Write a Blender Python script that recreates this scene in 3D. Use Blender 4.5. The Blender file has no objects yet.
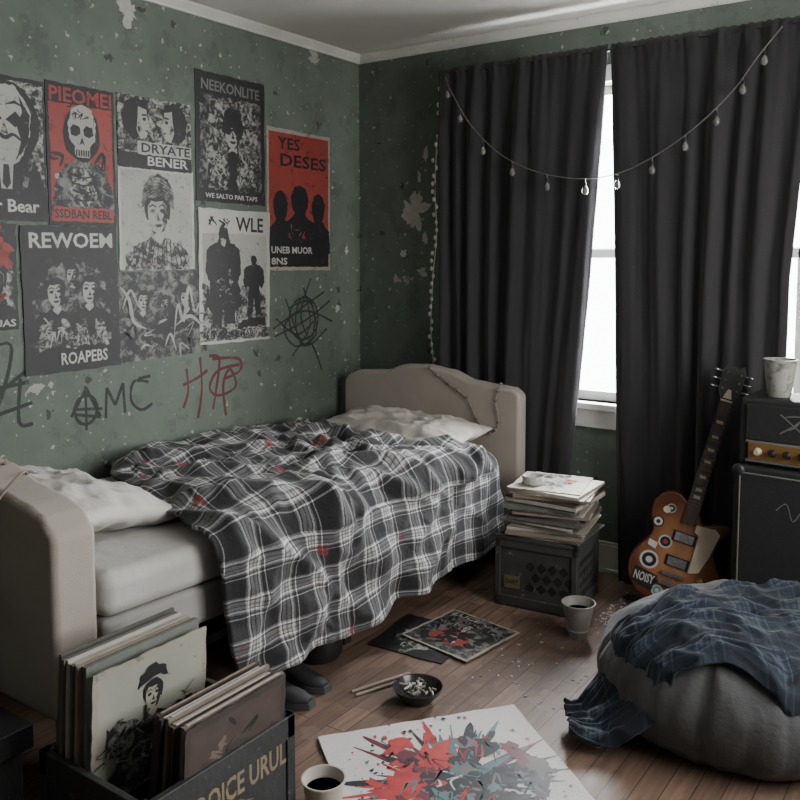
import bpy, bmesh, math, random
from mathutils import Vector, Matrix, Euler, noise
random.seed(7)
D=bpy.data
COL=bpy.context.scene.collection
rad=math.radians
def N(x,y,z=0.0): return noise.noise(Vector((x,y,z)))

# ---------------------------------------------------------------- materials
MC={}
def nt(name):
    m=D.materials.new(name); m.use_nodes=True
    t=m.node_tree; b=t.nodes['Principled BSDF']
    return m,t,t.nodes,t.links,b
def mathn(t,op,a,b=None,c=None):
    n=t.nodes.new('ShaderNodeMath'); n.operation=op
    for i,v in enumerate((a,b,c)):
        if v is None: continue
        if isinstance(v,(int,float)): n.inputs[i].default_value=v
        else: t.links.new(v,n.inputs[i])
    return n.outputs[0]
def mixc(t,f,a,b,blend='MIX'):
    n=t.nodes.new('ShaderNodeMix'); n.data_type='RGBA'; n.blend_type=blend
    for i,v in ((0,f),(6,a),(7,b)):
        if isinstance(v,(int,float)): n.inputs[i].default_value=v
        elif isinstance(v,tuple): n.inputs[i].default_value=(v[0],v[1],v[2],1)
        else: t.links.new(v,n.inputs[i])
    return n.outputs[2]
def tex(t,kind,scale,coord,detail=3,**k):
    n=t.nodes.new(kind); n.inputs['Scale'].default_value=scale
    if 'Detail' in n.inputs: n.inputs['Detail'].default_value=0 if 'Voronoi' in kind else detail
    t.links.new(coord,n.inputs['Vector'])
    return n
def mat(name,c,rough=.7,metal=0,var=.25,scale=6,bump=0,bscale=60,sheen=0,worn=0,wc=(.35,.34,.32),wscale=38):
    if name in MC: return MC[name]
    m,t,ns,ls,b=nt(name)
    co=ns.new('ShaderNodeTexCoord').outputs['Object']
    n1=tex(t,'ShaderNodeTexNoise',scale,co,5)
    f=mathn(t,'MULTIPLY_ADD',n1.outputs['Fac'],1.6,-.3)
    out=mixc(t,f,tuple(x*(1-var) for x in c),tuple(min(1,x*(1+var)) for x in c))
    if worn>0:
        n2=tex(t,'ShaderNodeTexNoise',wscale,co,10); n2.inputs['Roughness'].default_value=.7
        w=mathn(t,'GREATER_THAN',n2.outputs['Fac'],.66-worn*.2)
        out=mixc(t,mathn(t,'MULTIPLY',w,.75),out,wc)
    ls.new(out,b.inputs['Base Color'])
    b.inputs['Roughness'].default_value=rough; b.inputs['Metallic'].default_value=metal
    if sheen: b.inputs['Sheen Weight'].default_value=sheen
    if bump:
        n3=tex(t,'ShaderNodeTexNoise',bscale,co,4)
        bp=ns.new('ShaderNodeBump'); bp.inputs['Strength'].default_value=bump; bp.inputs['Distance'].default_value=.01
        ls.new(n3.outputs['Fac'],bp.inputs['Height']); ls.new(bp.outputs[0],b.inputs['Normal'])
    MC[name]=m; return m

def wall_mat():
    m,t,ns,ls,b=nt('green_plaster')
    co=ns.new('ShaderNodeTexCoord').outputs['Object']
    sx_=ns.new('ShaderNodeSeparateXYZ'); ls.new(co,sx_.inputs[0])
    cb=ns.new('ShaderNodeCombineXYZ'); ls.new(mathn(t,'ADD',sx_.outputs[0],sx_.outputs[1]),cb.inputs[0]); ls.new(sx_.outputs[2],cb.inputs[1])
    flat=cb.outputs[0]
    a=tex(t,'ShaderNodeTexNoise',1.6,co,8); a.inputs['Roughness'].default_value=.65
    c=mixc(t,mathn(t,'MULTIPLY_ADD',a.outputs['Fac'],2.6,-.8),(.074,.095,.078),(.145,.172,.143))
    a2=tex(t,'ShaderNodeTexNoise',7,co,10); a2.inputs['Roughness'].default_value=.7
    c=mixc(t,mathn(t,'MULTIPLY',mathn(t,'GREATER_THAN',a2.outputs['Fac'],.56),.28),c,(.040,.050,.041))
    a3=tex(t,'ShaderNodeTexNoise',16,co,10); a3.inputs['Roughness'].default_value=.75
    c=mixc(t,mathn(t,'MULTIPLY',mathn(t,'GREATER_THAN',a3.outputs['Fac'],.62),.35),c,(.24,.26,.22))
    def chips(scale,nscale,amp,thr,cell,colr,c):
        v=tex(t,'ShaderNodeTexVoronoi',scale,flat); v.voronoi_dimensions='2D'
        sep=ns.new('ShaderNodeSeparateColor'); ls.new(v.outputs['Color'],sep.inputs[0])
        n5=tex(t,'ShaderNodeTexNoise',nscale,co,4)
        dist=mathn(t,'MULTIPLY_ADD',n5.outputs['Fac'],amp,v.outputs['Distance'])
        sp=mathn(t,'MULTIPLY',mathn(t,'LESS_THAN',dist,thr),mathn(t,'GREATER_THAN',sep.outputs[0],cell))
        return mixc(t,sp,c,colr)
    c=chips(9,70,.35,.235,.74,(.33,.33,.30),c)
    c=chips(19,120,.35,.245,.74,(.28,.28,.25),c)
    c=chips(3.1,26,.9,.52,.82,(.32,.32,.29),c)
    c=chips(6.3,50,.6,.38,.82,(.045,.055,.046),c)
    ls.new(c,b.inputs['Base Color']); b.inputs['Roughness'].default_value=.72
    bp=ns.new('ShaderNodeBump'); bp.inputs['Strength'].default_value=.5; bp.inputs['Distance'].default_value=.01
    ls.new(a2.outputs['Fac'],bp.inputs['Height']); ls.new(bp.outputs[0],b.inputs['Normal'])
    return m
def floor_mat():
    m,t,ns,ls,b=nt('old_wood_floor')
    co=ns.new('ShaderNodeTexCoord').outputs['Object']
    mp=ns.new('ShaderNodeMapping'); mp.inputs['Rotation'].default_value=(0,0,rad(90)); ls.new(co,mp.inputs[0])
    br=ns.new('ShaderNodeTexBrick'); ls.new(mp.outputs[0],br.inputs['Vector'])
    br.inputs['Scale'].default_value=1; br.inputs['Brick Width'].default_value=1.1; br.inputs['Row Height'].default_value=.07
    br.inputs['Mortar Size'].default_value=.0016; br.inputs['Color1'].default_value=(.225,.150,.112,1); br.inputs['Color2'].default_value=(.150,.098,.072,1)
    br.inputs['Mortar'].default_value=(.03,.02,.015,1); br.offset=.37
    mg=ns.new('ShaderNodeMapping'); mg.inputs['Scale'].default_value=(26,1.6,1); ls.new(co,mg.inputs[0])
    g=tex(t,'ShaderNodeTexNoise',2.2,mg.outputs[0],10); g.inputs['Roughness'].default_value=.7
    c=mixc(t,mathn(t,'MULTIPLY_ADD',g.outputs['Fac'],2.0,-.5),(.35,.33,.32),(1.35,1.32,1.28))
    c=mixc(t,1.0,br.outputs['Color'],c,'MULTIPLY')
    s=tex(t,'ShaderNodeTexNoise',3,co,10)
    c=mixc(t,mathn(t,'MULTIPLY',mathn(t,'GREATER_THAN',s.outputs['Fac'],.60),.22),c,(.26,.21,.17))
    s2=tex(t,'ShaderNodeTexNoise',1.7,co,10)
    c=mixc(t,mathn(t,'MULTIPLY',mathn(t,'GREATER_THAN',s2.outputs['Fac'],.56),.35),c,(.06,.042,.034))
    ls.new(c,b.inputs['Base Color'])
    ls.new(mathn(t,'MULTIPLY_ADD',g.outputs['Fac'],.4,.32),b.inputs['Roughness'])
    bp=ns.new('ShaderNodeBump'); bp.inputs['Strength'].default_value=.3; bp.inputs['Distance'].default_value=.004
    ls.new(mathn(t,'ADD',br.outputs['Fac'],mathn(t,'MULTIPLY',g.outputs['Fac'],-.5)),bp.inputs['Height']); bp.invert=True
    ls.new(bp.outputs[0],b.inputs['Normal'])
    return m
def plaid_mat(name,cols,period,red=False):
    m,t,ns,ls,b=nt(name)
    uv=ns.new('ShaderNodeUVMap').outputs[0]
    sep=ns.new('ShaderNodeSeparateXYZ'); ls.new(uv,sep.inputs[0])
    def stripes(sock):
        f=mathn(t,'FRACT',mathn(t,'DIVIDE',sock,period))
        r=ns.new('ShaderNodeValToRGB'); r.color_ramp.interpolation='CONSTANT'
        e=r.color_ramp.elements
        seq=[(0,0),(.30,.5),(.34,1),(.385,.1),(.42,.6),(.50,.3),(.54,.6),(.61,.1),(.635,1),(.68,.5),(.72,0),(.80,.9),(.828,0)]
        e[0].position=0; e[0].color=(0,0,0,1); e[1].position=.30; e[1].color=(.5,)*3+(1,)
        for p,v in seq[2:]:
            k=e.new(p); k.color=(v,v,v,1)
        ls.new(f,r.inputs[0]); return r.outputs[0]
    a=stripes(sep.outputs[0]); c=stripes(sep.outputs[1])
    f=mathn(t,'MULTIPLY',mathn(t,'ADD',a,c),.5)
    tw=tex(t,'ShaderNodeTexNoise',260,uv,2)
    f=mathn(t,'ADD',f,mathn(t,'MULTIPLY_ADD',tw.outputs['Fac'],.45,-.225))
    r=ns.new('ShaderNodeValToRGB'); ls.new(f,r.inputs[0])
    e=r.color_ramp.elements; e[0].position=.04; e[0].color=(*cols[0],1); e[1].position=.85; e[1].color=(*cols[2],1)
    k=e.new(.42); k.color=(*cols[1],1)
    out=r.outputs[0]
    if red:
        n=tex(t,'ShaderNodeTexNoise',9,uv,6); 
        out=mixc(t,mathn(t,'MULTIPLY',mathn(t,'GREATER_THAN',n.outputs['Fac'],.68),.7),out,(.22,.02,.03))
    ls.new(out,b.inputs['Base Color']); b.inputs['Roughness'].default_value=.9; b.inputs['Sheen Weight'].default_value=.1
    bn=tex(t,'ShaderNodeTexNoise',45,uv,4)
    bp=ns.new('ShaderNodeBump'); bp.inputs['Strength'].default_value=.5; bp.inputs['Distance'].default_value=.008
    ls.new(bn.outputs['Fac'],bp.inputs['Height']); ls.new(bp.outputs[0],b.inputs['Normal'])
    return m
def grit(name,c0,c1,thr,scale=26,soft=.06):
    """stencil / photocopy ink: hard-thresholded noise between two inks"""
    m,t,ns,ls,b=nt(name)
    co=ns.new('ShaderNodeTexCoord').outputs['Object']
    n=tex(t,'ShaderNodeTexNoise',scale,co,10); n.inputs['Roughness'].default_value=.72; n.inputs['Distortion'].default_value=.6
    mr=ns.new('ShaderNodeMapRange'); mr.inputs[1].default_value=thr-soft; mr.inputs[2].default_value=thr+soft; ls.new(n.outputs['Fac'],mr.inputs[0])
    n2=tex(t,'ShaderNodeTexNoise',3.5,co,3)
    out=mixc(t,mr.outputs[0],c0,c1)
    out=mixc(t,mathn(t,'MULTIPLY_ADD',n2.outputs['Fac'],1.4,-.4),out,mixc(t,1.0,out,(.6,.6,.58),'MULTIPLY'))
    ls.new(out,b.inputs['Base Color']); b.inputs['Roughness'].default_value=.55
    n3=tex(t,'ShaderNodeTexNoise',8,co,4)
    bp=ns.new('ShaderNodeBump'); bp.inputs['Strength'].default_value=.35; bp.inputs['Distance'].default_value=.012
    ls.new(n3.outputs['Fac'],bp.inputs['Height']); ls.new(bp.outputs[0],b.inputs['Normal'])
    return m

WALL=wall_mat(); FLOOR=floor_mat()
CEIL=mat('ceiling_paint',(.54,.53,.49),.85,bump=.1,bscale=8,var=.12,scale=1.5)
TRIM=mat('old_white_trim',(.52,.52,.48),.55,var=.15,bump=.15,bscale=30,worn=.08,wc=(.2,.2,.17))
LINEN=mat('beige_linen',(.335,.298,.258),.95,var=.10,bump=.18,bscale=260,sheen=.1)
SHEET=mat('grey_sheet',(.46,.445,.425),.9,var=.10,bump=.9,bscale=9,sheen=.1)
BOXS=mat('boxspring_fabric',(.30,.29,.28),.9,var=.12,bump=.7,bscale=9)
PILL=mat('pillow_cotton',(.54,.52,.49),.9,var=.10,bump=.6,bscale=14,sheen=.1)
PILL2=mat('printed_pillow_cotton',(.48,.455,.42),.9,var=.16,scale=26,bump=.6,bscale=14,worn=.12,wc=(.28,.25,.22),wscale=16)
BLK=mat('black_paint',(.012,.012,.013),.5,var=.3)
DARK=mat('dark_metal',(.03,.03,.032),.45,.4)
WIRE=mat('string_wire',(.14,.14,.13),.5)
CREAM=mat('cream_plastic',(.50,.43,.33),.5)

# ---------------------------------------------------------------- mesh builder
class B:
    def __init__(s): s.bm=bmesh.new(); s.mats=[]; s.uv=None
    def mi(s,m):
        if m not in s.mats: s.mats.append(m)
        return s.mats.index(m)
    def faces(s,vs,fs,m,M=None,uvs=None):
        i=s.mi(m)
        V=[s.bm.verts.new((M@Vector(v)) if M else Vector(v)) for v in vs]
        if uvs and s.uv is None: s.uv=s.bm.loops.layers.uv.new('UVMap')
        for f in fs:
            try: F=s.bm.faces.new([V[k] for k in f])
            except ValueError: continue
            F.material_index=i
            if uvs:
                for l,k in zip(F.loops,f): l[s.uv].uv=uvs[k]
        return V
    def box(s,c,d,m,M=None,rz=0):
        x,y,z=[k/2 for k in d]
        vs=[(a*x,b*y,e*z) for a in(-1,1) for b in(-1,1) for e in(-1,1)]
        T=Matrix.Translation(c)@Matrix.Rotation(rz,4,'Z')
        if M: T=M@T
        s.faces(vs,[(0,1,3,2),(4,6,7,5),(0,4,5,1),(2,3,7,6),(0,2,6,4),(1,5,7,3)],m,T)
    def bb(s,a,b,m,M=None):
        s.box([(a[i]+b[i])/2 for i in range(3)],[abs(b[i]-a[i]) for i in range(3)],m,M)
    def lathe(s,prof,m,o=(0,0,0),seg=24,M=None,sq=None):
        vs=[];fs=[];n=len(prof)
        for r,z in prof:
            for k in range(seg):
                a=2*math.pi*k/seg; vs.append((o[0]+r*math.cos(a),o[1]+r*math.sin(a),o[2]+z))
        for i in range(n-1):
            for k in range(seg):
                k2=(k+1)%seg; fs.append((i*seg+k,i*seg+k2,(i+1)*seg+k2,(i+1)*seg+k))
        if prof[0][0]>1e-5: fs.append(tuple(range(seg))[::-1])
        if prof[-1][0]>1e-5: fs.append(tuple((n-1)*seg+k for k in range(seg)))
        s.faces(vs,fs,m,M)
    def tube(s,pts,r,m,seg=8,M=None,cap=True):
        pts=[Vector(p) for p in pts]; n=len(pts); vs=[];fs=[]
        up=Vector((0,0,1)); 
        for i,p in enumerate(pts):
            d=(pts[min(i+1,n-1)]-pts[max(i-1,0)]).normalized()
            a=d.cross(up)
            if a.length<1e-3: a=d.cross(Vector((1,0,0)))
            a.normalize(); b=a.cross(d)
            rr=r[i] if isinstance(r,(list,tuple)) else r
            for k in range(seg):
                t=2*math.pi*k/seg; vs.append(p+a*rr*math.cos(t)+b*rr*math.sin(t))
        for i in range(n-1):
            for k in range(seg):
                k2=(k+1)%seg; fs.append((i*seg+k,i*seg+k2,(i+1)*seg+k2,(i+1)*seg+k))
        if cap: fs.append(tuple(range(seg))[::-1]); fs.append(tuple((n-1)*seg+k for k in range(seg)))
        s.faces(vs,fs,m,M)
    def extr(s,pts,z0,z1,m,M=None,side=None):
        n=len(pts); vs=[(p[0],p[1],z0) for p in pts]+[(p[0],p[1],z1) for p in pts]
        V=s.faces(vs,[tuple(range(n))[::-1],tuple(range(n,2*n))],m,M)
        i=s.mi(side or m)
        for k in range(n):
            k2=(k+1)%n
            F=s.bm.faces.new([V[k],V[k2],V[n+k2],V[n+k]]); F.material_index=i
    def ball(s,c,r,m,seg=12,sc=(1,1,1),M=None):
        pr=[(r*math.sin(math.pi*k/8),-r*math.cos(math.pi*k/8)) for k in range(9)]
        pr[0]=(0.0001,pr[0][1]);pr[-1]=(0.0001,pr[-1][1])
        T=Matrix.Translation(c)@Matrix.Diagonal((*sc,1))
        s.lathe(pr,m,seg=seg,M=(M@T) if M else T)
    def obj(s,name,parent=None,M=None,smooth=None,bevel=0,bseg=2,subsurf=0,solid=0,recalc=True):
        me=D.meshes.new(name); 
        if recalc: bmesh.ops.recalc_face_normals(s.bm,faces=s.bm.faces[:])
        s.bm.to_mesh(me); s.bm.free()
        for m in s.mats: me.materials.append(m)
        o=D.objects.new(name,me); COL.objects.link(o)
        if smooth is not None:
            for p in me.polygons: p.use_smooth=True
            me.set_sharp_from_angle(angle=rad(smooth))
        if solid:
            k=o.modifiers.new('s','SOLIDIFY'); k.thickness=solid; k.offset=0
        if bevel:
            k=o.modifiers.new('b','BEVEL'); k.width=bevel; k.segments=bseg; k.limit_method='ANGLE'; k.angle_limit=rad(40)
            if smooth is None:
                for p in me.polygons: p.use_smooth=True
                me.set_sharp_from_angle(angle=rad(180)); k.harden_normals=True
        if M is not None: o.matrix_world=M
        if parent: o.parent=parent
        return o
def empty(name,M=None):
    o=D.objects.new(name,None); o.empty_display_size=.1; COL.objects.link(o)
    if M is not None: o.matrix_world=M
    return o
def T(x,y,z): return Matrix.Translation((x,y,z))
def RZ(a): return Matrix.Rotation(rad(a),4,'Z')
def RX(a): return Matrix.Rotation(rad(a),4,'X')
def RY(a): return Matrix.Rotation(rad(a),4,'Y')

TXC={}
def textmesh(st):
    if st in TXC: return TXC[st]
    fc=D.curves.new('t','FONT'); fc.body=st; fc.resolution_u=2; fc.offset=.022
    o=D.objects.new('t',fc); COL.objects.link(o); bpy.context.view_layer.update()
    me=o.to_mesh(); vs=[v.co.copy() for v in me.vertices]; fs=[tuple(p.vertices) for p in me.polygons]
    o.to_mesh_clear(); D.objects.remove(o)
    xs=[v.x for v in vs]; ys=[v.y for v in vs]
    x0,x1,y0,y1=min(xs),max(xs),min(ys),max(ys)
    vs=[((v.x-x0)/(x1-x0),(v.y-y0)/(y1-y0)) for v in vs]
    TXC[st]=(vs,fs); return TXC[st]
def catmull(pts,n=8):
    P=[pts[0]]+list(pts)+[pts[-1]]; out=[]
    for i in range(1,len(P)-2):
        for k in range(n):
            t=k/n; r=[]
            for d in range(len(P[0])):
                a,b,c,e=P[i-1][d],P[i][d],P[i+1][d],P[i+2][d]
                r.append(.5*(2*b+(c-a)*t+(2*a-5*b+4*c-e)*t*t+(3*b-a-3*c+e)*t**3))
            out.append(tuple(r))
    out.append(tuple(pts[-1])); return out
class Art(B):
    """flat printed panel in local XY, unit = metres, (0,0) bottom-left; layers stack in Z"""
    def __init__(s,w,h,base,th=.002):
        super().__init__(); s.w=w; s.h=h; s.k=0; s.z=th; s.dz=.00005
        n=14;pts=[]
        for (x,y,dx,dy) in ((0,0,1,0),(1,0,0,1),(1,1,-1,0),(0,1,0,-1)):
            for i in range(n):
                px=(x+dx*i/n)*w; py=(y+dy*i/n)*h
                j=.0025
                pts.append((px+random.uniform(-j,j),py+random.uniform(-j,j)))
        s.extr(pts,0,th,base)
    def _z(s): s.k+=1; return s.z+s.dz*s.k
    def P(s,pts,m,rough=0.0):
        q=[(x*s.w,y*s.h) for x,y in pts]
        if rough:
            r=[];n=len(q)
            for i in range(n):
                a=q[i]; b=q[(i+1)%n]; L=math.hypot(b[0]-a[0],b[1]-a[1]); k=max(1,int(L/(.012)))
                for j in range(k):
                    t=j/k; r.append((a[0]+(b[0]-a[0])*t+random.uniform(-rough,rough),a[1]+(b[1]-a[1])*t+random.uniform(-rough,rough)))
            q=r
        q=[(min(s.w,max(0,x)),min(s.h,max(0,y))) for x,y in q]
        z=s._z(); s.faces([(x,y,z) for x,y in q],[tuple(range(len(q)))],m)
    def E(s,cx,cy,rx,ry,m,rot=0,n=20,rough=0,a0=0,a1=360):
        pts=[]
        for k in range(n):
            a=rad(a0+(a1-a0)*k/(n if a1-a0==360 else n-1))
            x=rx*math.cos(a)*s.w; y=ry*math.sin(a)*s.w; c,si=math.cos(rad(rot)),math.sin(rad(rot))
            f=1+random.uniform(-rough,rough)
            pts.append((cx+(x*c-y*si)*f/s.w,cy+(x*si+y*c)*f/s.h))
        s.P(pts,m)
    def Tx(s,st,x0,y0,x1,y1,m):
        vs,fs=textmesh(st); z=s._z()
        s.faces([((x0+(x1-x0)*a)*s.w,(y0+(y1-y0)*b)*s.h,z) for a,b in vs],fs,m)
    def S(s,pts,wd,m,smooth=True,taper=False):
        """ribbon stroke; width in metres"""
        q=catmull(pts,6) if smooth and len(pts)>2 else pts
        q=[(x*s.w,y*s.h) for x,y in q]; z=s._z(); n=len(q); vs=[];fs=[]
        for i in range(n):
            a=q[max(i-1,0)]; b=q[min(i+1,n-1)]; dx,dy=b[0]-a[0],b[1]-a[1]; L=math.hypot(dx,dy) or 1
            ww=wd/2*(1+.35*N(i*.5,wd*900,s.k*.22)); 
            if taper: ww*=max(.12,math.sin(math.pi*(i+.3)/(n-.4)))**.7
            nx,ny=-dy/L*ww,dx/L*ww
            vs+= [(q[i][0]+nx,q[i][1]+ny,z),(q[i][0]-nx,q[i][1]-ny,z)]
            if i: fs.append((2*i-2,2*i-1,2*i+1,2*i))
        s.faces(vs,fs,m)
    def splat(s,cx,cy,r,m,n=26,spike=.6,soft=False):
        pts=[]
        for k in range(n):
            a=2*math.pi*k/n; f=r*(1+random.uniform(-spike,spike)) 
            if soft and random.random()<.2: f*=1.7
            pts.append((cx+f*math.cos(a),cy+f*math.sin(a)*s.w/s.h))
        if soft: pts=catmull(pts+[pts[0]],4)[:-1]
        s.P(pts,m)
    def bust(s,cx,cy,k,body,face,hair,feat,hat=False,body_r=.004,tilt=0,style=0):
        r=s.w/s.h; ct,st_=math.cos(rad(tilt)),math.sin(rad(tilt))
        def q(l): return [(cx+(x*ct-y*st_)*k,cy+(x*st_+y*ct)*k*r) for x,y in l]
        s.P([(cx+x*k,cy+y*k*r) for x,y in [(-2.2,-3.4),(-2.1,-2.2),(-1.7,-1.75),(-.9,-1.4),(-.45,-1.15),(-.4,-.7),(.4,-.7),(.45,-1.15),(.9,-1.4),(1.7,-1.75),(2.1,-2.2),(2.2,-3.4)]],body,body_r)
        s.P(q([(-.38,-1.25),(-.30,-.7),(.30,-.7),(.38,-1.25),(0,-1.6)]),face)
        s.P(q([(-.38,-1.1),(0,-.85),(.38,-.75),(.3,-.6),(-.3,-.6)]),feat)
        hr=[(-.72,-.3),(-.86,.2),(-.84,.7),(-.6,1.08),(-.2,1.25),(.25,1.26),(.62,1.05),(.86,.7),(.86,.2),(.74,-.35),(.5,-.1),(-.5,-.1)]
        s.P(q(hr),hair,.0015)
        s.P(q([(-.62,.45),(-.66,0),(-.58,-.45),(-.36,-.85),(-.1,-1.02),(.12,-1.02),(.38,-.85),(.58,-.45),(.66,0),(.62,.45),(.35,.72),(-.1,.66),(-.4,.74)]),face,.0008)
        s.P(q([(.30,.70),(.62,.45),(.66,0),(.58,-.45),(.38,-.85),(.12,-1.02),(.30,-.72),(.34,-.4),(.22,-.28),(.40,-.05),(.30,.16),(.44,.32)]),feat,.0012)
        for sg in(-1,1):
            s.P(q([(sg*.12,.20),(sg*.24,.30),(sg*.44,.28),(sg*.54,.16),(sg*.44,.08),(sg*.26,.06)]),feat,.0006)
            s.P(q([(sg*.08,.34),(sg*.28,.47),(sg*.56,.38),(sg*.54,.46),(sg*.28,.56),(sg*.08,.44)]),feat)
        s.P(q([(-.03,.12),(.07,-.2),(.16,-.3),(.02,-.38),(-.14,-.30),(-.06,-.22)]),feat)
        s.P(q([(-.28,-.56),(-.1,-.50),(0,-.53),(.1,-.50),(.28,-.56),(.12,-.68),(-.12,-.68)]),feat,.0004)
        if hat:
            s.P(q([(-1.35,.42),(-.78,.62),(-.70,1.3),(-.3,1.52),(.3,1.52),(.70,1.3),(.78,.62),(1.35,.42),(.6,.30),(-.6,.30)]),hair,.002)
    def figure(s,cx,by,k,m,r=.003):
        a=s.w/s.h
        L=[(-.16,0),(-.14,.25),(-.13,.5),(-.2,.45),(-.25,.55),(-.23,.78),(-.15,.84),(-.06,.86),(-.05,.89),(-.075,.94),(-.05,1.0),(.0,1.02),(.05,1.0),(.075,.94),(.05,.89),(.06,.86),(.15,.84),(.23,.78),(.25,.55),(.2,.45),(.13,.5),(.14,.25),(.16,0),(.04,0),(.0,.3),(-.04,0)]
        s.P([(cx+x*k,by+y*k*a) for x,y in L],m,r)
    def scrub(s,x0,y0,x1,y1,n,ms,w=.008,sz=.12):
        for k in range(n):
            x=random.uniform(x0,x1);y=random.uniform(y0,y1)
            s.S([(x,y),(x+random.uniform(-sz,sz),y+random.uniform(0,sz)),(x+random.uniform(-sz,sz),y+random.uniform(-sz,sz))],random.uniform(.4,1.3)*w,random.choice(ms),taper=True)

# print inks
INK=(.016,.016,.018); PAP=(.36,.36,.33)
PB=grit('print_black',INK,(.12,.12,.115),.66,30)
PW=grit('print_white',PAP,(.10,.10,.095),.62,30)
PG=grit('print_halftone',INK,PAP,.52,34)
PG2=grit('print_halftone_dark',INK,(.20,.20,.19),.53,20)
PR=grit('print_red',(.29,.050,.042),(.06,.012,.012),.61,22)
PC=grit('print_cream',(.34,.32,.26),(.12,.11,.085),.62,24)
PT=mat('print_teal',(.10,.22,.24),.55,var=.3)
PWL=mat('white_lettering',(.42,.42,.39),.55,var=.2,worn=.1,wc=(.12,.12,.11))
PRB=mat('print_bright_red',(.40,.045,.045),.5,var=.35,scale=20)
PWB=mat('canvas_white',(.54,.53,.52),.7,var=.06,bump=.2,bscale=120)
GREY=mat('plain_grey',(.15,.15,.145),.6)

# ---------------------------------------------------------------- room
H=2.575
b=B(); b.bb((-.12,-6.2,-.1),(3.72,.14,0),FLOOR); b.obj('floor')
b=B(); b.bb((-.12,-6.2,H),(3.72,.14,H+.1),CEIL); b.obj('ceiling')
b=B(); b.bb((-.12,-6.2,0),(0,.14,H),WALL); b.obj('wall_left')
WX0,WX1,WZ0,WZ1=1.06,2.29,.80,2.27
b=B(); b.bb((0,0,0),(WX0,.14,H),WALL); b.bb((WX1,0,0),(3.6,.14,H),WALL); b.bb((WX0,0,0),(WX1,.14,WZ0),WALL); b.bb((WX0,0,WZ1),(WX1,.14,H),WALL); b.obj('wall_back')
ry0,ry1,rz0,rz1=-2.1,-.6,.75,2.2  # opening in the unseen right wall, added to let the side fill in
b=B(); b.bb((3.6,-6.2,0),(3.72,ry0,H),WALL); b.bb((3.6,ry1,0),(3.72,.14,H),WALL); b.bb((3.6,ry0,0),(3.72,ry1,rz0),WALL); b.bb((3.6,ry0,rz1),(3.72,ry1,H),WALL); b.obj('wall_right')
def crown(name,p0,p1,inx,iny):
    b=B(); 
    prof=[(0,0),(.010,0),(.014,.010),(.034,.034),(.038,.042),(0,.042)]
    vs=[];
    for p in (p0,p1):
        for o,z in prof: vs.append((p[0]+inx*o,p[1]+iny*o,H-.043+z))
    n=len(prof); fs=[(i,(i+1)%n,n+(i+1)%n,n+i) for i in range(n)]+[tuple(range(n)),tuple(range(n,2*n))]
    b.faces(vs,fs,TRIM); b.obj(name)
crown('trim_1',(0.001,-6.1),(0.001,-.001),1,0); crown('trim_2',(.001,-.001),(3.6,-.001),0,-1)
b=B(); b.bb((0.001,-.018,0),(3.6,-.001,.13),TRIM); b.bb((0.001,-.024,0),(3.6,-.001,.02),TRIM); b.bb((0.001,-.012,.13),(3.6,-.001,.145),TRIM); b.obj('baseboard_back',bevel=.003)
b=B(); b.bb((.001,-6.1,0),(.018,-.03,.13),TRIM); b.obj('baseboard_left',bevel=.003)
def window(name,x0,x1,z0,z1,M):
    e=empty(name); b=B(); w=.075
    b.bb((x0-w,-.022,z0-.0),(x0,-.001,z1+w),TRIM,M); b.bb((x1,-.022,z0),(x1+w,-.001,z1+w),TRIM,M)
    b.bb((x0-w,-.026,z1),(x1+w,-.001,z1+w),TRIM,M)
    b.bb((x0-w-.02,-.050,z0-.03),(x1+w+.02,.06,z0),TRIM,M); b.bb((x0-w,-.02,z0-.12),(x1+w,-.001,z0-.03),TRIM,M)
    b.obj('casing',e,bevel=.004)
    b=B(); zm=(z0+z1)/2-.04
    for (a,c,y) in ((z0,zm+.02,.05),(zm-.02,z1,.085)):
        b.bb((x0,y,a),(x0+.045,y+.03,c),TRIM,M); b.bb((x1-.045,y,a),(x1,y+.03,c),TRIM,M)
        b.bb((x0,y,a),(x1,y+.03,a+.045),TRIM,M); b.bb((x0,y,c-.04),(x1,y+.03,c),TRIM,M)
    b.obj('sash',e,bevel=.003)
    return e
window('window_1',WX0,WX1,WZ0,WZ1,None)
window('added_side_window',-ry1,-ry0,rz0,rz1,T(3.6,0,0)@RZ(-90))  # invented window, out of view, added to frame the side fill light

# ---------------------------------------------------------------- curtains
m,t,ns,ls,bs=nt('charcoal_curtain')
uv=ns.new('ShaderNodeUVMap').outputs[0]
wn=tex(t,'ShaderNodeTexNoise',220,uv,3)
c=mixc(t,wn.outputs['Fac'],(.017,.016,.018),(.042,.040,.044)); 
v=tex(t,'ShaderNodeTexVoronoi',45,uv); v.voronoi_dimensions='2D'; sp=ns.new('ShaderNodeSeparateColor'); ls.new(v.outputs['Color'],sp.inputs[0])
lint=mathn(t,'MULTIPLY',mathn(t,'LESS_THAN',v.outputs['Distance'],.07),mathn(t,'GREATER_THAN',sp.outputs[0],.88))
c=mixc(t,lint,c,(.09,.09,.09))
ls.new(c,bs.inputs['Base Color']); bs.inputs['Roughness'].default_value=.95; bs.inputs['Sheen Weight'].default_value=.12
tr=ns.new('ShaderNodeBsdfTranslucent'); tr.inputs[0].default_value=(.06,.055,.058,1)
mx=ns.new('ShaderNodeMixShader'); mx.inputs[0].default_value=.10
ls.new(bs.outputs[0],mx.inputs[1]); ls.new(tr.outputs[0],mx.inputs[2]); ls.new(mx.outputs[0],ns['Material Output'].inputs[0])
bp=ns.new('ShaderNodeBump'); bp.inputs['Strength'].default_value=.35; bp.inputs['Distance'].default_value=.003
ls.new(wn.outputs['Fac'],bp.inputs['Height']); ls.new(bp.outputs[0],bs.inputs['Normal'])
CURT=m
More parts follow.
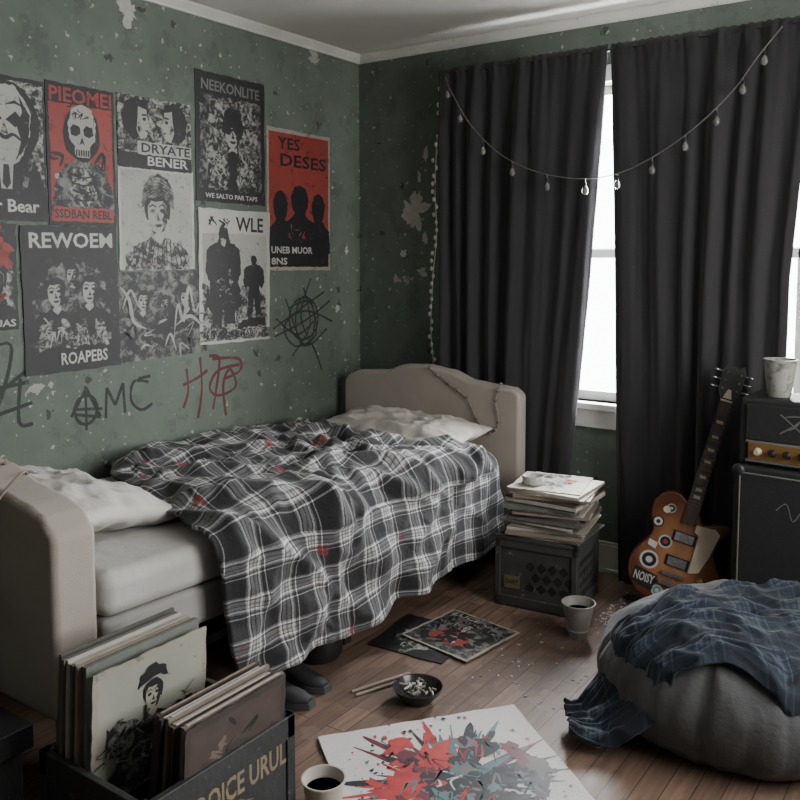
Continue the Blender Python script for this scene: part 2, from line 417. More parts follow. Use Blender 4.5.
def interp(tab,z):
    tab=sorted(tab)
    if z<=tab[0][0]: return tab[0][1]
    for (a,b_),(c_,d) in zip(tab,tab[1:]):
        if z<=c_:
            t=(z-a)/(c_-a); t=t*t*(3-2*t); return b_+(d-b_)*t
    return tab[-1][1]
def lin(tab,z):
    if z<=tab[0][0]: return tab[0][1]
    for (a,b_),(c_,d) in zip(tab,tab[1:]):
        if z<=c_: return b_+(d-b_)*(z-a)/(c_-a)
    return tab[-1][1]
CY=-.115
def curtain(name,xl,xr,z0,z1,y0,nf,seed,parent):
    nc,nr=nf*22,80; vs=[];uvs=[];fs=[]
    for j in range(nr+1):
        z=z0+(z1-z0)*j/nr; hz=z1-z
        A=.007+.013*min(1,hz/.5)
        l,r=lin(xl,z),lin(xr,z)
        for i in range(nc+1):
            s=i/nc; ph=s*nf+.55*N(s*4,z*.3,seed)+.05*N(s*20,z*1.5,seed+3)
            w=math.sin(2*math.pi*ph)
            am=A*(.7+1.3*N(s*5,z*.3,seed+9))
            x=l+(r-l)*(s+.012*N(s*12,z*1.0,seed+1)*(1 if 0<i<nc else 0))
            y=y0+am*w+.026*N(s*6,z*.22,seed+4)*min(1,hz/.3)+.007*N(s*26,z*.8,seed)+.004*N(x*9,z*5,seed)+.003*N(x*30,z*9,seed+2)
            if hz<.10: y+=.005*math.sin(s*nf*math.pi*7)*(1-hz/.10)
            if hz<.05: y+=.008*math.sin((hz-.0)/.05*math.pi)*-1
            zz=z+(.004*math.sin(s*nf*math.pi*7) if j==nr else 0)
            vs.append((x,max(y0-.034,min(y,y0+.034)),zz)); uvs.append((s*1.2,z))
    for j in range(nr):
        for i in range(nc):
            a=j*(nc+1)+i; fs.append((a,a+1,a+nc+2,a+nc+1))
    b=B(); b.faces(vs,fs,CURT,uvs=uvs); o=b.obj(name,smooth=180,solid=.003); o.parent=parent; return o
cp=empty('curtains')
curtain('curtain_panel_1',[(0,.64),(2.4,.605)],[(.0,1.20),(.45,1.325),(.8,1.355),(1.3,1.40),(1.8,1.435),(2.4,1.475)],.02,2.41,CY,7,2,cp)
curtain('curtain_panel_2',[(0,1.575),(.65,1.55),(1.5,1.525),(2.1,1.50),(2.4,1.487)],[(0,2.24),(1.4,2.25),(2.4,2.32)],.012,2.41,CY,7,17,cp)
b=B(); b.tube([(.60,CY,2.385),(2.32,CY,2.385)],.007,DARK,8)
for x in(.605,2.31): b.tube([(x,CY,2.385),(x,-.001,2.385)],.005,DARK)
b.obj('rod',cp,smooth=40)

# swag fairy lights
BULB=mat('bulb_glass',(.34,.34,.33),.08,var=.05); BULB.node_tree.nodes['Principled BSDF'].inputs['Transmission Weight'].default_value=.6
FY=-.185
sw=catmull([(.66,FY+.03,2.36),(.71,FY,2.28),(.83,FY,2.10),(1.0,FY,1.95),(1.2,FY,1.86),(1.41,FY,1.825),(1.58,FY,1.845),(1.75,FY,1.92),(1.90,FY,2.02),(2.03,FY,2.14),(2.12,FY,2.26),(2.20,FY+.03,2.37)],8)
b=B(); b.tube(sw,.0024,WIRE,6)
for k in range(5,len(sw)-3,7):
    p=Vector(sw[k]); L=.010+.014*random.random()
    b.tube([p,p+Vector((0,0,-L))],.0024,WIRE,6)
    q=p+Vector((0,0,-L))
    b.lathe([(.0055,-.018),(.0065,-.006),(.004,0),(.001,.002)],DARK,o=q,seg=10)
    b.lathe([(.0065,-.018),(.011,-.026),(.0145,-.037),(.014,-.046),(.009,-.054),(.001,-.057)][::-1],BULB,o=q,seg=12)
    b.tube([q+Vector((0,0,-.02)),q+Vector((0,0,-.045))],.002,CREAM,5)
b.obj('fairy_lights',smooth=60)
pts=[(.525+.010*math.sin(z*9)+.02*N(z*3,1)-.045*(2.35-z)/1.4,-.0035,z) for z in [2.36-k*.02 for k in range(76)]]
LED=mat('frosted_led',(.78,.78,.72),.4)
b=B(); b.tube(pts,.0032,mat('pale_wire',(.55,.55,.50),.6),6)
for k in range(1,76,2):
    p=pts[k]; b.ball((p[0]+random.uniform(-.016,.016),-.009,p[2]),.0090,LED,8,(1,.8,1.4))
b.obj('string_lights',smooth=60)

# ---------------------------------------------------------------- posters
WM=lambda y,z,roll=0: T(.003,y,z)@RZ(90)@RX(90)@RZ(roll)
def poster(y0,y1,z0,z1,base,fn,name='poster',roll=0,off=0):
    a=Art(y1-y0,z1-z0,base,.0015+off+.002); fn(a)
    return a.obj(name,M=T(-.0028,0,0)@WM(y0,z0,roll))
def p1(a):
    a.P([(.02,.25),(.98,.22),(.98,.97),(.02,.97)],PG,.003)
    a.P([(.1,.22),(.35,.5),(.85,.5),(.99,.22)],PB,.004)
    a.E(.6,.68,.34,.38,PB,rough=.03); a.P([(.36,.80),(.48,.94),(.72,.94),(.86,.78),(.84,.58),(.74,.42),(.62,.36),(.48,.44),(.38,.60)],PW,.003)
    for x in(.50,.71): a.P([(x-.09,.70),(x,.76),(x+.09,.70),(x,.655)],PB,.002); a.P([(x-.1,.80),(x,.84),(x+.1,.79),(x,.815)],PB)
    a.S([(.44,.55),(.53,.60),(.61,.575),(.69,.60),(.78,.55)],.014,PB,taper=True)
    a.P([(.60,.70),(.64,.6),(.57,.6)],PG); a.P([(.74,.88),(.85,.75),(.83,.55),(.70,.42),(.76,.56),(.72,.68),(.78,.76)],PB,.002)
    a.P([(.54,.41),(.68,.41),(.66,.22),(.56,.22)],PW); a.P([(.585,.39),(.635,.39),(.65,.26),(.61,.22),(.57,.26)],PB)
    a.S([(.35,.45),(.45,.24)],.02,PG2,False); a.S([(.86,.45),(.78,.24)],.02,PG2,False)
    a.P([(.0,.0),(1,.0),(1,.19),(0,.19)],PB); a.Tx('r Bear',.5,.06,.92,.15,PWL)
poster(-2.31,-1.905,1.61,2.125,PB,p1)
def p2(a):
    a.P([(.04,.03),(.96,.03),(.96,.86),(.04,.86)],PR,.002)
    a.Tx('PIEOMEI',.05,.87,.96,.975,PR)
    a.scrub(.1,.15,.9,.5,22,[PB,PB,PW],.016,.16)
    a.P([(.04,.10),(.10,.30),(.24,.43),(.4,.47),(.62,.47),(.80,.43),(.94,.28),(.97,.08),(.6,.12),(.3,.1)],PG2,.006)
    a.P([(.3,.2),(.36,.40),(.5,.44),(.64,.40),(.70,.2),(.5,.12)],PG,.006)
    for k in range(4): a.S([(.34,.20+k*.055),(.5,.18+k*.055),(.66,.20+k*.055)],.007,PB)
    a.E(.5,.66,.27,.36,PB,rough=.04)
    a.P([(.30,.74),(.36,.84),(.5,.87),(.65,.84),(.71,.74),(.69,.62),(.62,.57),(.60,.49),(.41,.49),(.39,.57),(.31,.62)],PW,.003)
    for x in(.41,.60): a.P([(x-.075,.69),(x-.03,.72),(x+.06,.71),(x+.07,.66),(x,.635),(x-.07,.65)],PB,.002)
    a.P([(.5,.64),(.54,.58),(.50,.595),(.46,.58)],PB)
    for k in range(6): a.P([(.405+k*.035,.545),(.428+k*.035,.545),(.428+k*.035,.50),(.405+k*.035,.50)],PB)
    a.scrub(.2,.75,.8,.85,8,[PB],.006,.06)
    a.P([(.06,.03),(.95,.03),(.95,.13),(.06,.13)],PR,.003); a.Tx('SSDBAN REBL',.08,.05,.92,.115,PB)
poster(-1.90,-1.60,1.60,2.135,PB,p2)
def p3(a):
    for cx,fl in((.26,1),(.74,-1)):
        def q(l): return [(cx+fl*x*.18,.63+y*.30) for x,y in l]
        a.P(q([(-1.2,-1.3),(-.9,-.7),(-.3,-.6),(.5,-.7),(1,-1.3)]),PG2,.003)
        a.P(q([(-1.0,-.4),(-1.15,.3),(-.8,.95),(-.1,1.15),(.6,1.0),(.9,.55),(.5,.2),(.2,-.6),(-.4,-.8)]),PB,.004)
        a.P(q([(.05,.75),(.65,.65),(.72,.25),(.95,-.05),(.74,-.15),(.76,-.35),(.62,-.62),(.2,-.75),(-.1,-.3),(.0,.2)]),PW,.001)
        a.P(q([(.35,.25),(.62,.28),(.6,.14),(.4,.12)]),PB); a.P(q([(.3,.42),(.68,.45),(.66,.36),(.32,.34)]),PB); a.P(q([(.5,-.32),(.76,-.28),(.7,-.4)]),PB); a.P(q([(.05,-.6),(.3,-.3),(.1,.1),(-.05,-.1)]),PG)
    a.P([(.0,.0),(1,.0),(1,.20),(.0,.22)],PB,.003); a.P([(.25,.20),(1,.20),(1,.38),(.25,.38)],PW,.003); a.Tx('DRYATE',.3,.23,.98,.36,PB); a.Tx('BENER',.38,.05,.95,.18,PWL)
poster(-1.585,-1.205,1.845,2.14,PG,p3,off=.001)
def p4(a):
    a.P([(.05,.10),(.07,.83),(.93,.83),(.95,.10)],PG2,.006)
    a.Tx('NEEKONLITE',.08,.86,.92,.945,GREY)
    a.P([(.12,.3),(.2,.8),(.85,.82),(.9,.35)],PG,.010)
    a.bust(.52,.56,.17,PB,PW,PB,PB,hat=True)
    a.P([(.36,.60),(.47,.61),(.50,.59),(.57,.61),(.68,.60),(.66,.55),(.57,.54),(.52,.58),(.47,.54),(.38,.55)],PB)
    a.P([(.16,.1),(.20,.28),(.30,.36),(.44,.40),(.46,.2),(.4,.1)],PG,.010); a.P([(.60,.1),(.56,.2),(.62,.40),(.78,.34),(.86,.26),(.88,.1)],PG,.010)
    a.scrub(.2,.1,.85,.35,26,[PW,PB],.006,.08)
    a.P([(.46,.40),(.52,.42),(.58,.40),(.55,.12),(.49,.12)],PB,.003)
    a.P([(.05,.02),(.95,.02),(.95,.085),(.05,.085)],PB,.003); a.Tx('WE SALTO PAR TAPS',.12,.03,.88,.068,PWL)
poster(-1.18,-.75,1.73,2.305,PB,p4,roll=-.6)
def p5(a):
    a.P([(.03,.025),(.97,.025),(.97,.975),(.03,.975)],PR,.001)
    a.Tx('YES',.16,.86,.5,.945,PB); a.Tx('DESES',.2,.74,.93,.83,PB)
    for cx,cy,k in((.2,.43,.12),(.80,.43,.12),(.5,.48,.15)):
        a.P([(cx-k*.8,cy-.03),(cx-k*.95,cy+.05),(cx-k*.6,cy+.115),(cx,cy+.14),(cx+k*.6,cy+.115),(cx+k*.95,cy+.05),(cx+k*.8,cy-.03),(cx+k*.3,cy-.1),(cx-k*.3,cy-.1)],PB,.002)
        a.P([(cx-k*1.7,.12),(cx-k*1.55,cy-.14),(cx-k*.8,cy-.095),(cx-k*.4,cy-.05),(cx+k*.4,cy-.05),(cx+k*.8,cy-.095),(cx+k*1.55,cy-.14),(cx+k*1.7,.12)],PB,.003)
    a.scrub(.3,.15,.7,.35,10,[PR,PG2],.008,.05)
    a.P([(.03,.025),(.97,.025),(.97,.2),(.03,.2)],PB,.003)
    a.Tx('UNEB MUOR',.06,.12,.7,.17,PWL); a.Tx('8NS',.06,.04,.3,.09,PWL)
poster(-.74,-.265,1.415,2.11,PC,p5,roll=-.5,off=.002)
def p6(a):
    a.P([(.03,.03),(.97,.03),(.97,.97),(.03,.97)],PW,.003)
    a.bust(.5,.55,.20,PG,PW,PB,PG2,tilt=3)
    a.P([(.29,.60),(.30,.78),(.40,.92),(.52,.95),(.64,.91),(.72,.78),(.72,.60),(.62,.70),(.5,.73),(.38,.70)],PG2,.004)
    for k in range(6): a.S([(.30,.66+k*.03),(.5,.76+k*.03),(.71,.66+k*.03)],.004,PG,taper=True)
    for k in range(12): a.S([(.12+.07*k,.04),(.25+.05*k,.27)],.0045,PB,False)
poster(-1.59,-1.195,1.425,1.85,PWL,p6)
def p7(a):
    a.Tx('REWOEM',.08,.85,.95,.955,PWL)
    a.P([(.08,.18),(.10,.5),(.22,.70),(.5,.76),(.78,.72),(.9,.5),(.92,.18)],PG2,.010)
    a.bust(.50,.66,.085,PG2,PG,PB,PB)
    a.bust(.32,.54,.12,PB,PW,PB,PB,tilt=5); a.bust(.68,.55,.12,PB,PW,PB,PB,tilt=-4)
    for cx in(.32,.68):
        a.P([(cx-.2,.16),(cx-.16,.33),(cx-.05,.37),(cx-.02,.18)],PG,.006); a.P([(cx+.03,.18),(cx+.06,.37),(cx+.15,.33),(cx+.19,.16)],PG,.006)
    a.scrub(.12,.16,.9,.36,20,[PW,PB,PB],.006,.07)
    a.Tx('ROAPEBS',.35,.05,.85,.135,PWL)
poster(-2.015,-1.60,1.035,1.595,PB,p7,roll=.6,off=.003)
def p8(a):
    a.P([(.4,.1),(.5,.7),(.96,.65),(.96,.08)],PG,.006); a.splat(.75,.8,.18,PR); a.bust(.76,.45,.16,PB,PW,PB,PB); a.scrub(.5,.6,.9,.9,12,[PR,PR,PB],.02,.1); a.scrub(.5,.1,.9,.4,12,[PR,PW,PB],.012,.1); a.Tx('ABUAS',.6,.03,.97,.10,PWL)
poster(-2.42,-2.035,1.215,1.60,PB,p8,off=.0)
def p9(a):
    a.P([(0,0),(1,0),(1,.5),(.6,.7),(0,.6)],PG2,.006)
    a.bust(.28,.66,.085,PG2,PW,PB,PB,tilt=-6); a.bust(.52,.60,.075,PB,PG,PB,PB); a.bust(.76,.66,.085,PB,PW,PB,PB,tilt=6)
    a.scrub(.05,.02,.95,.40,30,[PW,PB,PB,PG2],.010,.14)
    a.S([(.60,.2),(.66,.6),(.72,.4),(.80,.8),(.86,.5),(.96,.7)],.016,PW,taper=True); a.S([(.62,.35),(.8,.45),(.96,.3)],.014,PW,taper=True); a.S([(.03,.85),(.12,.7),(.16,.45),(.3,.35)],.016,PW,taper=True); a.S([(.05,.6),(.14,.8),(.22,.6)],.012,PW,taper=True)
poster(-1.605,-1.135,1.045,1.415,PG2,p9,roll=1.2,off=.002)
def p10(a):
    a.P([(.05,.05),(.95,.05),(.95,.82),(.05,.82)],PW,.003)
    a.P([(.05,.1),(.95,.1),(.95,.34),(.7,.44),(.4,.38),(.05,.44)],PG,.010)
    a.Tx('WLE',.5,.84,.9,.95,PB); a.scrub(.12,.84,.42,.92,8,[PB],.010,.07)
    a.figure(.33,.14,.98,PB); a.figure(.76,.20,.62,PB)
    a.P([(.10,.3),(.16,.5),(.22,.62),(.44,.62),(.52,.5),(.58,.3),(.45,.18),(.33,.26),(.2,.18)],PB,.008); a.P([(.25,.76),(.29,.84),(.38,.84),(.42,.76),(.36,.70),(.29,.71)],PB,.002)
    a.scrub(.2,.2,.5,.5,14,[PG],.006,.06); a.P([(.28,.78),(.33,.79),(.37,.77),(.34,.72),(.30,.73)],PG,.001)
    a.P([(.0,.02),(1,.02),(1,.10),(0,.10)],PG,.003); a.Tx('LUVS ONEMAB',.1,.035,.75,.085,PB)
    a.P([(.5,.10),(.95,.12),(.9,.18),(.6,.17)],PB,.006)
poster(-1.18,-.73,1.085,1.70,PWL,p10,roll=-.8,off=.004)

# graffiti
SPR=mat('black_spray',(.022,.028,.024),.7,var=.3,worn=.25,wc=(.09,.11,.09)); SPRR=mat('red_spray',(.095,.026,.024),.7,var=.35,worn=.25,wc=(.10,.09,.07))
class Strokes(Art):
    def __init__(s,w,h): B.__init__(s); s.w=w; s.h=h; s.k=0; s.z=0; s.dz=.00006
def graf(y0,y1,z0,z1,strokes,wd,m):
    a=Strokes(y1-y0,z1-z0)
    for st in strokes: a.S(st,wd,m,len(st)>2)
    a.obj('graffiti_tag',M=WM(y0,z0)@T(0,0,-.0026))
def circ(cx,cy,rx,ry,a0=0,n=14): return [(cx+rx*math.cos(a0+2*math.pi*k/n),cy+ry*math.sin(a0+2*math.pi*k/n)) for k in range(n+2)]
graf(-2.2,-1.98,.84,1.16,[[(0,.9),(.6,1.0),(.4,.4),(.1,.1)],[(.1,.5),(.9,.55)],[(.2,.2),(.95,.3)],[(.3,.85),(.3,.1)],[(.75,.6),(.7,.1),(.95,.05)],[(.0,.3),(.9,.7)]],.014,SPR)
graf(-1.83,-1.44,.79,.98,[[(.0,.35),(.18,.9)],[(.18,.9),(.34,.25)],[(.34,.25),(.02,.4)],circ(.17,.45,.13,.3),[(.17,.95),(.17,.02)],[(.02,.5),(.36,.42)],[(.40,.2),(.42,.85)],[(.42,.85),(.52,.45)],[(.52,.45),(.62,.9)],[(.62,.9),(.64,.25)],[(.95,.85),(.76,.9),(.72,.5),(.85,.25),(1.0,.35)],[(.82,.95),(.98,.98)]],.013,SPR)
graf(-1.28,-.92,.74,1.03,[[(.08,.85),(.10,.5),(.02,.25)],[(.3,1.0),(.32,.5),(.25,.05)],[(.02,.6),(.25,.68),(.42,.78)],[(.45,1.0),(.62,.93),(.55,.4),(.5,.15)],[(.5,.95),(.95,.9),(.98,.7),(.7,.6)],[(.98,.8),(.6,.75),(.45,.5),(.6,.35),(.9,.45),(.8,.75),(.68,.5),(.72,.0)]],.014,SPRR)
graf(-.70,-.24,.88,1.37,[circ(.5,.58,.24,.22),circ(.52,.55,.16,.26,1),[(.0,.5),(.5,.66),(1.0,.52)],[(.02,.42),(.5,.55),(.95,.75)],[(.2,.8),(.5,.3),(.9,.45)],[(.62,1.0),(.45,.6),(.7,.2),(.8,.0)],[(.25,.7),(.6,.75),(.7,.4),(.35,.3),(.2,.55),(.85,.85)],[(.3,.2),(.6,.5),(.5,.9)],[(.05,.6),(.4,.42),(.75,.6)]],.010,SPR)
PEEL=mat('bare_plaster',(.42,.41,.37),.9,var=.2,scale=30,worn=.15,wc=(.2,.2,.17))
def peel(cx,cz,r,onback,seed,sx=1,sy=1):
    n=46; pts=[]
    for k in range(n):
        a=2*math.pi*k/n; f=r*(.78+.75*N(math.cos(a)*1.6+seed*3.1,math.sin(a)*1.6,seed)+.35*N(math.cos(a)*6,math.sin(a)*6,seed*1.7)); f=max(f,r*.2); pts.append((f*math.cos(a)*sx,f*math.sin(a)*sy))
    b=B(); b.extr(pts,0,.0025,PEEL)
    b.obj('peeling_paint_patch',M=(T(cx,-.0005,cz)@RX(90)) if onback else WM(cx,cz)@T(0,0,-.0025))
for q_ in ((.37,1.72,.10,True,3,.9,1.1),(.30,1.50,.022,True,5),(.40,1.90,.02,True,21,.6,1.3),(.44,2.02,.03,True,22,.5,1.5),(.44,1.58,.03,True,23,.6,1.4),(.42,1.40,.03,True,24),(-1.52,2.47,.05,False,8,1,1.2),(-.20,1.2,.02,False,12),(-.12,1.52,.02,False,35,.7,1.4)):
    peel(*q_)

# ---------------------------------------------------------------- bed
bed=empty('bed')
XR=1.03
def zt(y): return .56+.065*min(1,max(0,(-y-.2)/2.2))
def headboard(name,x0,x1,ya,yb,z0,tab,zs=1):
    n=48; pts=[(x0,z0)]
    for i in range(n+1):
        x=x0+(x1-x0)*i/n; pts.append((x,interp(tab,i/n)*zs))
    pts.append((x1,z0))
    b=B(); M=T(0,yb,0)@RX(90)
    b.extr(pts,0,yb-ya,LINEN,M); 
    for x in(x0+.06,x1-.06): b.box((x,(ya+yb)/2,z0/2+.01),(.06,.05,z0+.02),BLK)
    return b.obj(name,bed,bevel=.022,bseg=4)
tab=[(0,.82),(.03,.862),(.10,.885),(.24,.895),(.38,.935),(.5,.94),(.62,.925),(.76,.882),(.86,.872),(.96,.865),(1,.835)]
headboard('headboard',.07,1.125,-.235,-.155,.2,tab)
tab=[(0,.81),(.06,.86),(.14,.875),(.24,.88),(.38,.92),(.5,.93),(.62,.915),(.76,.875),(.86,.86),(.94,.84),(1,.79)]
headboard('footboard',.02,1.010,-2.565,-2.43,.27,tab,.97)
def slab(b,x0,x1,y0,y1,f0,f1,m):
    vs=[];fs=[];n=12
    for i in range(n+1):
        y=y0+(y1-y0)*i/n
        for x,z in((x0,f0(y)),(x1,f0(y)),(x1,f1(y)),(x0,f1(y))): vs.append((x,y,z))
    for i in range(n):
        for k in range(4): fs.append((i*4+k,i*4+(k+1)%4,i*4+4+(k+1)%4,i*4+4+k))
    fs.append((3,2,1,0)); fs.append(tuple(n*4+k for k in range(4)))
    b.faces(vs,fs,m)
b=B(); slab(b,.03,XR-.01,-2.425,-.24,lambda y:zt(y)-.13,lambda y:zt(y),SHEET); b.obj('mattress',bed,bevel=.045,bseg=5)
b=B(); slab(b,.035,XR-.02,-2.42,-.245,lambda y:zt(y)-.25,lambda y:zt(y)-.13,BOXS); b.obj('box_spring',bed,bevel=.02,bseg=3)
b=B()
b.bb((.06,-2.42,.27),(.10,-.25,.30),DARK); b.bb((.93,-2.42,.27),(.97,-.25,.30),DARK)
for y in(-2.35,-1.3,-.35):
    b.bb((.06,y-.02,.27),(.97,y+.02,.30),DARK)
    for x in(.08,.93): b.bb((x-.02,y-.02,0),(x+.02,y+.02,.3),DARK)
b.obj('frame',bed)
PLAID=plaid_mat('plaid_flannel',((.011,.011,.013),(.125,.125,.13),(.60,.60,.59)),.145,True)
def foldf(y,c):
    w=N(y*2,c*2,3)*.7
    a=1-abs(N(y*2.6+w,c*2.6-w,0))*2.6
    p=y*.8+c*.6; q=-y*.6+c*.8
    d=1-abs(N(p*1.8+w,q*6.5,5))*2.8
    e=1-abs(N(p*5+w*2,q*3.0-w,9))*2.8
    g=1-abs(N(y*9+w,c*9-w,12))*2.5
    return .030*a+.028*d+.024*e+.010*g+.003*N(y*24,c*24,2)
ny,nc=230,150; vs=[];uvs=[];fs=[]
Lf=.93; Rr=.09; La=Rr*math.pi/2
for j in range(nc+1):
    q=j/nc
    for i in range(ny+1):
        s=i/ny
        c=q*(Lf+La+.46)
        near=interp([(0,-1.72),(.35,-1.88),(.75,-2.02),(1.0,-2.07),(1.25,-2.06),(1.6,-2.0)],c)+.022*N(c*7,1.3)
        far=interp([(0,-.46),(.5,-.54),(.9,-.44),(1.1,-.36),(1.5,-.28)],c)+.02*N(c*6,4.3)
        y=near+(far-near)*s
        top=zt(y)+.034
        f=foldf(y,c); ed=min(s,1-s)*2; 
        if c<Lf: x=.035+c; z=top; nx,nz=0,1
        elif c<Lf+La:
            a=(c-Lf)/Rr; x=.035+Lf+Rr*math.sin(a)+.012; z=top-Rr+Rr*math.cos(a); nx,nz=math.sin(a),math.cos(a)
        else:
            d=(c-Lf-La)/.46; hem=.165+.025*N(y*3,7); zz=top-Rr; x=.035+Lf+Rr+.012; z=zz+(hem-zz)*d; nx,nz=1,0
            fade=1 if y<-.8 else .35
            k=.022*math.sin(y*17+2.6*N(y*2.5,1))*d+.022*d*N(y*3,d*1.5,8)
            x+=(k+.016*d)*fade+.012; 
        f=max(f+.008,-.014)*(.35+.65*min(1,ed*6))
        if c>=Lf+La: f=max(f*.6,0)*(1 if y<-.8 else .4)
        if c<.06: f*=c/.06
        vs.append((max(.02,x+nx*f),y,z+nz*f)); uvs.append((y+.02*N(c*4,y*4,6),c*1.0+.025*N(y*3,c*3,2)))
for j in range(nc):
    for i in range(ny):
        a=j*(ny+1)+i; fs.append((a,a+1,a+ny+2,a+ny+1))
b=B(); b.faces(vs,fs,PLAID,uvs=uvs); b.obj('plaid_blanket',bed,smooth=180,solid=.014)
def pillow(name,sx,sy,h,m,M,seed,parent):
    n=56; vs=[];fs=[]
    for sg in(1,-1):
        for j in range(n+1):
            for i in range(n+1):
                u=-1+2*i/n; v=-1+2*j/n
                x=sx/2*u*(1-.07*(1-v*v)); y=sy/2*v*(1-.08*(1-u*u))
                t=((1-abs(u)**3)*(1-abs(v)**3))**.6
                wr=.018*(1-abs(N(u*2.0+seed,v*2.0,sg))*2.6)*t+.010*(1-abs(N(u*5,v*3.5,seed))*2.6)*t+.003*(1-abs(N(u*12,v*9,seed))*2.5)*t
                z=sg*(h/2*t+wr)+ .014*N(u*2,v*2,seed)
                vs.append((x,y,z))
    K=(n+1)**2
    for o in(0,K):
        for j in range(n):
            for i in range(n):
                a=o+j*(n+1)+i; fs.append((a,a+1,a+n+2,a+n+1))
    b=B(); b.faces(vs,fs,m); bmesh.ops.remove_doubles(b.bm,verts=b.bm.verts[:],dist=.0004)
    return b.obj(name,parent,M=M,smooth=180)
pillow('pillow_near',.76,.44,.13,PILL,T(.45,-2.19,.69)@RZ(4)@RX(-12),3,bed)
pillow('pillow_far',.86,.42,.13,PILL2,T(.56,-.44,.64)@RZ(-2)@RX(8),11,bed)
BEAD=mat('wooden_beads',(.22,.18,.14),.7)
b=B(); cord=catmull([(.62,-2.44,.87),(.66,-2.50,.905),(.72,-2.58,.87),(.70,-2.59,.80),(.66,-2.59,.70),(.68,-2.59,.60),(.70,-2.59,.56)],8)
b.tube(cord,.006,BEAD,6)
c2_=catmull([(.70,-2.44,.86),(.78,-2.50,.89),(.80,-2.58,.84),(.74,-2.59,.74),(.72,-2.59,.6)],8); b.tube(c2_,.004,BEAD,6)
for k in range(2,len(cord),3): b.ball(cord[k],.011,BEAD,8)
for dx,dz in((-.03,.02),(.03,.02),(-.02,-.03),(.028,-.025),(0,0)):
    b.ball((.70+dx,-2.60,.54+dz),.026,PILL,10,(1,.6,1))
b.obj('bead_garland',bed,smooth=60)
b=B(); c3=catmull([(.62,-.240,.93),(.74,-.242,.86),(.84,-.242,.80),(.90,-.242,.70),(.97,-.242,.64),(1.02,-.242,.70),(1.0,-.242,.80),(1.03,-.242,.885)],8); b.tube(c3,.0028,BEAD,6)
for k in range(0,len(c3),4): b.ball(c3[k],.0085,BEAD if k%8 else BULB,8)
b.obj('bead_string',bed,smooth=60)

# ---------------------------------------------------------------- records / sleeves
SL=[mat('sleeve_%d'%i,c,.6,var=.2,scale=20,bump=.2) for i,c in enumerate([(.34,.32,.26),(.22,.18,.14),(.10,.095,.085),(.38,.36,.32),(.20,.12,.08),(.14,.15,.13),(.26,.21,.15),(.44,.42,.38)])]
SLD=[mat('sleeve_dark_%d'%i,c,.55,var=.25,scale=20) for i,c in enumerate([(.040,.032,.028),(.060,.042,.036),(.04,.04,.045),(.15,.12,.09),(.20,.17,.14)])]
CRB=mat('black_crate',(.026,.028,.028),.6,var=.4,scale=12,worn=.12,wc=(.10,.10,.10),bump=.2)
def crate(parent,x0,x1,y0,y1,h,m,t=.018):
    b=B()
    for z in(0,h-.06):
        hh=.06
        b.bb((x0,y0,z),(x1,y0+t,z+hh),m); b.bb((x0,y1-t,z),(x1,y1,z+hh),m); b.bb((x0,y0,z),(x0+t,y1,z+hh),m); b.bb((x1-t,y0,z),(x1,y1,z+hh),m)
    b.bb((x0,y0,0),(x1,y1,.012),m)
    for x in(x0,x1-.03):
        for y in(y0,y1-.03): b.bb((x,y,0),(x+.03,y+.03,h),m)
    b.bb((x0+.006,y0+.006,.05),(x1-.006,y0+.012,h-.05),m); b.bb((x0+.006,y1-.012,.05),(x1-.006,y1-.006,h-.05),m)
    b.bb((x0+.006,y0+.006,.05),(x0+.012,y1-.006,h-.05),m); b.bb((x1-.012,y0+.006,.05),(x1-.006,y1-.006,h-.05),m)
    return b.obj('crate',parent,bevel=.004)
rc=empty('record_crate')
X0,X1,Y0,Y1,HC=1.11,1.50,-2.68,-2.20,.30
crate(rc,X0,X1,Y0,Y1,HC,CRB)
OCH=mat('stencil_ochre',(.22,.18,.11),.7,worn=.2,wc=(.05,.045,.04))
a=Strokes(Y1-Y0-.06,.15); a.Tx('SEOOICE URUL',.14,.30,1.0,.70,OCH); a.scrub(.2,.05,.9,.2,8,[OCH],.004,.05)
a.obj('stencil',rc,M=T(X1-.005,Y0+.03,.135)@RZ(90)@RX(90))
def sleeve_board(x,y0,zb,lean,sc=1.0):
    return T(x,y0,zb)@RY(lean)@RZ(90)@RX(90)@Matrix.Scale(sc,4)
b=B()
for i in range(11):
    M=sleeve_board(1.130+i*.0120,-2.655+random.uniform(-.008,.008),.20+random.uniform(-.008,.004),6-.4*i+random.uniform(-.9,.9),1.08)
    b.bb((0,0,-.004),(.312,.312,.004),random.choice(SL),M)
    b.bb((.306,.01,-.002),(.3135,.30,.002),BLK,M)
b.obj('records_group_1',rc)
OLV=mat('sleeve_olive_paper',(.30,.30,.245),.6,var=.2,worn=.1,wc=(.14,.14,.11))
a=Art(.34,.34,PC,.004)
a.P([(.04,.04),(.96,.04),(.96,.96),(.04,.96)],OLV,.002)
a.scrub(.06,.05,.94,.4,40,[PB,PG],.006,.12)
a.P([(.1,.02),(.2,.26),(.30,.40),(.42,.50),(.56,.50),(.70,.42),(.82,.26),(.92,.02)],PG2,.010); a.P([(.36,.1),(.5,.42),(.62,.1)],PG,.012); a.P([(.45,.05),(.5,.3),(.55,.05)],PB,.005)
a.P([(.22,.30),(.10,.44),(.12,.56),(.24,.58),(.40,.50),(.34,.4)],PG,.010); a.P([(.62,.42),(.76,.54),(.90,.50),(.92,.40),(.75,.30)],PG,.010)
a.bust(.5,.66,.10,PG2,PC,PB,PB); a.P([(.36,.74),(.40,.86),(.50,.90),(.60,.86),(.66,.74),(.56,.80),(.44,.80)],PB,.006)
a.scrub(.1,.2,.9,.6,26,[PC,PB,PB],.004,.10)
a.obj('front_record_sleeve',rc,M=sleeve_board(1.272,-2.655,.185,4))
b=B()
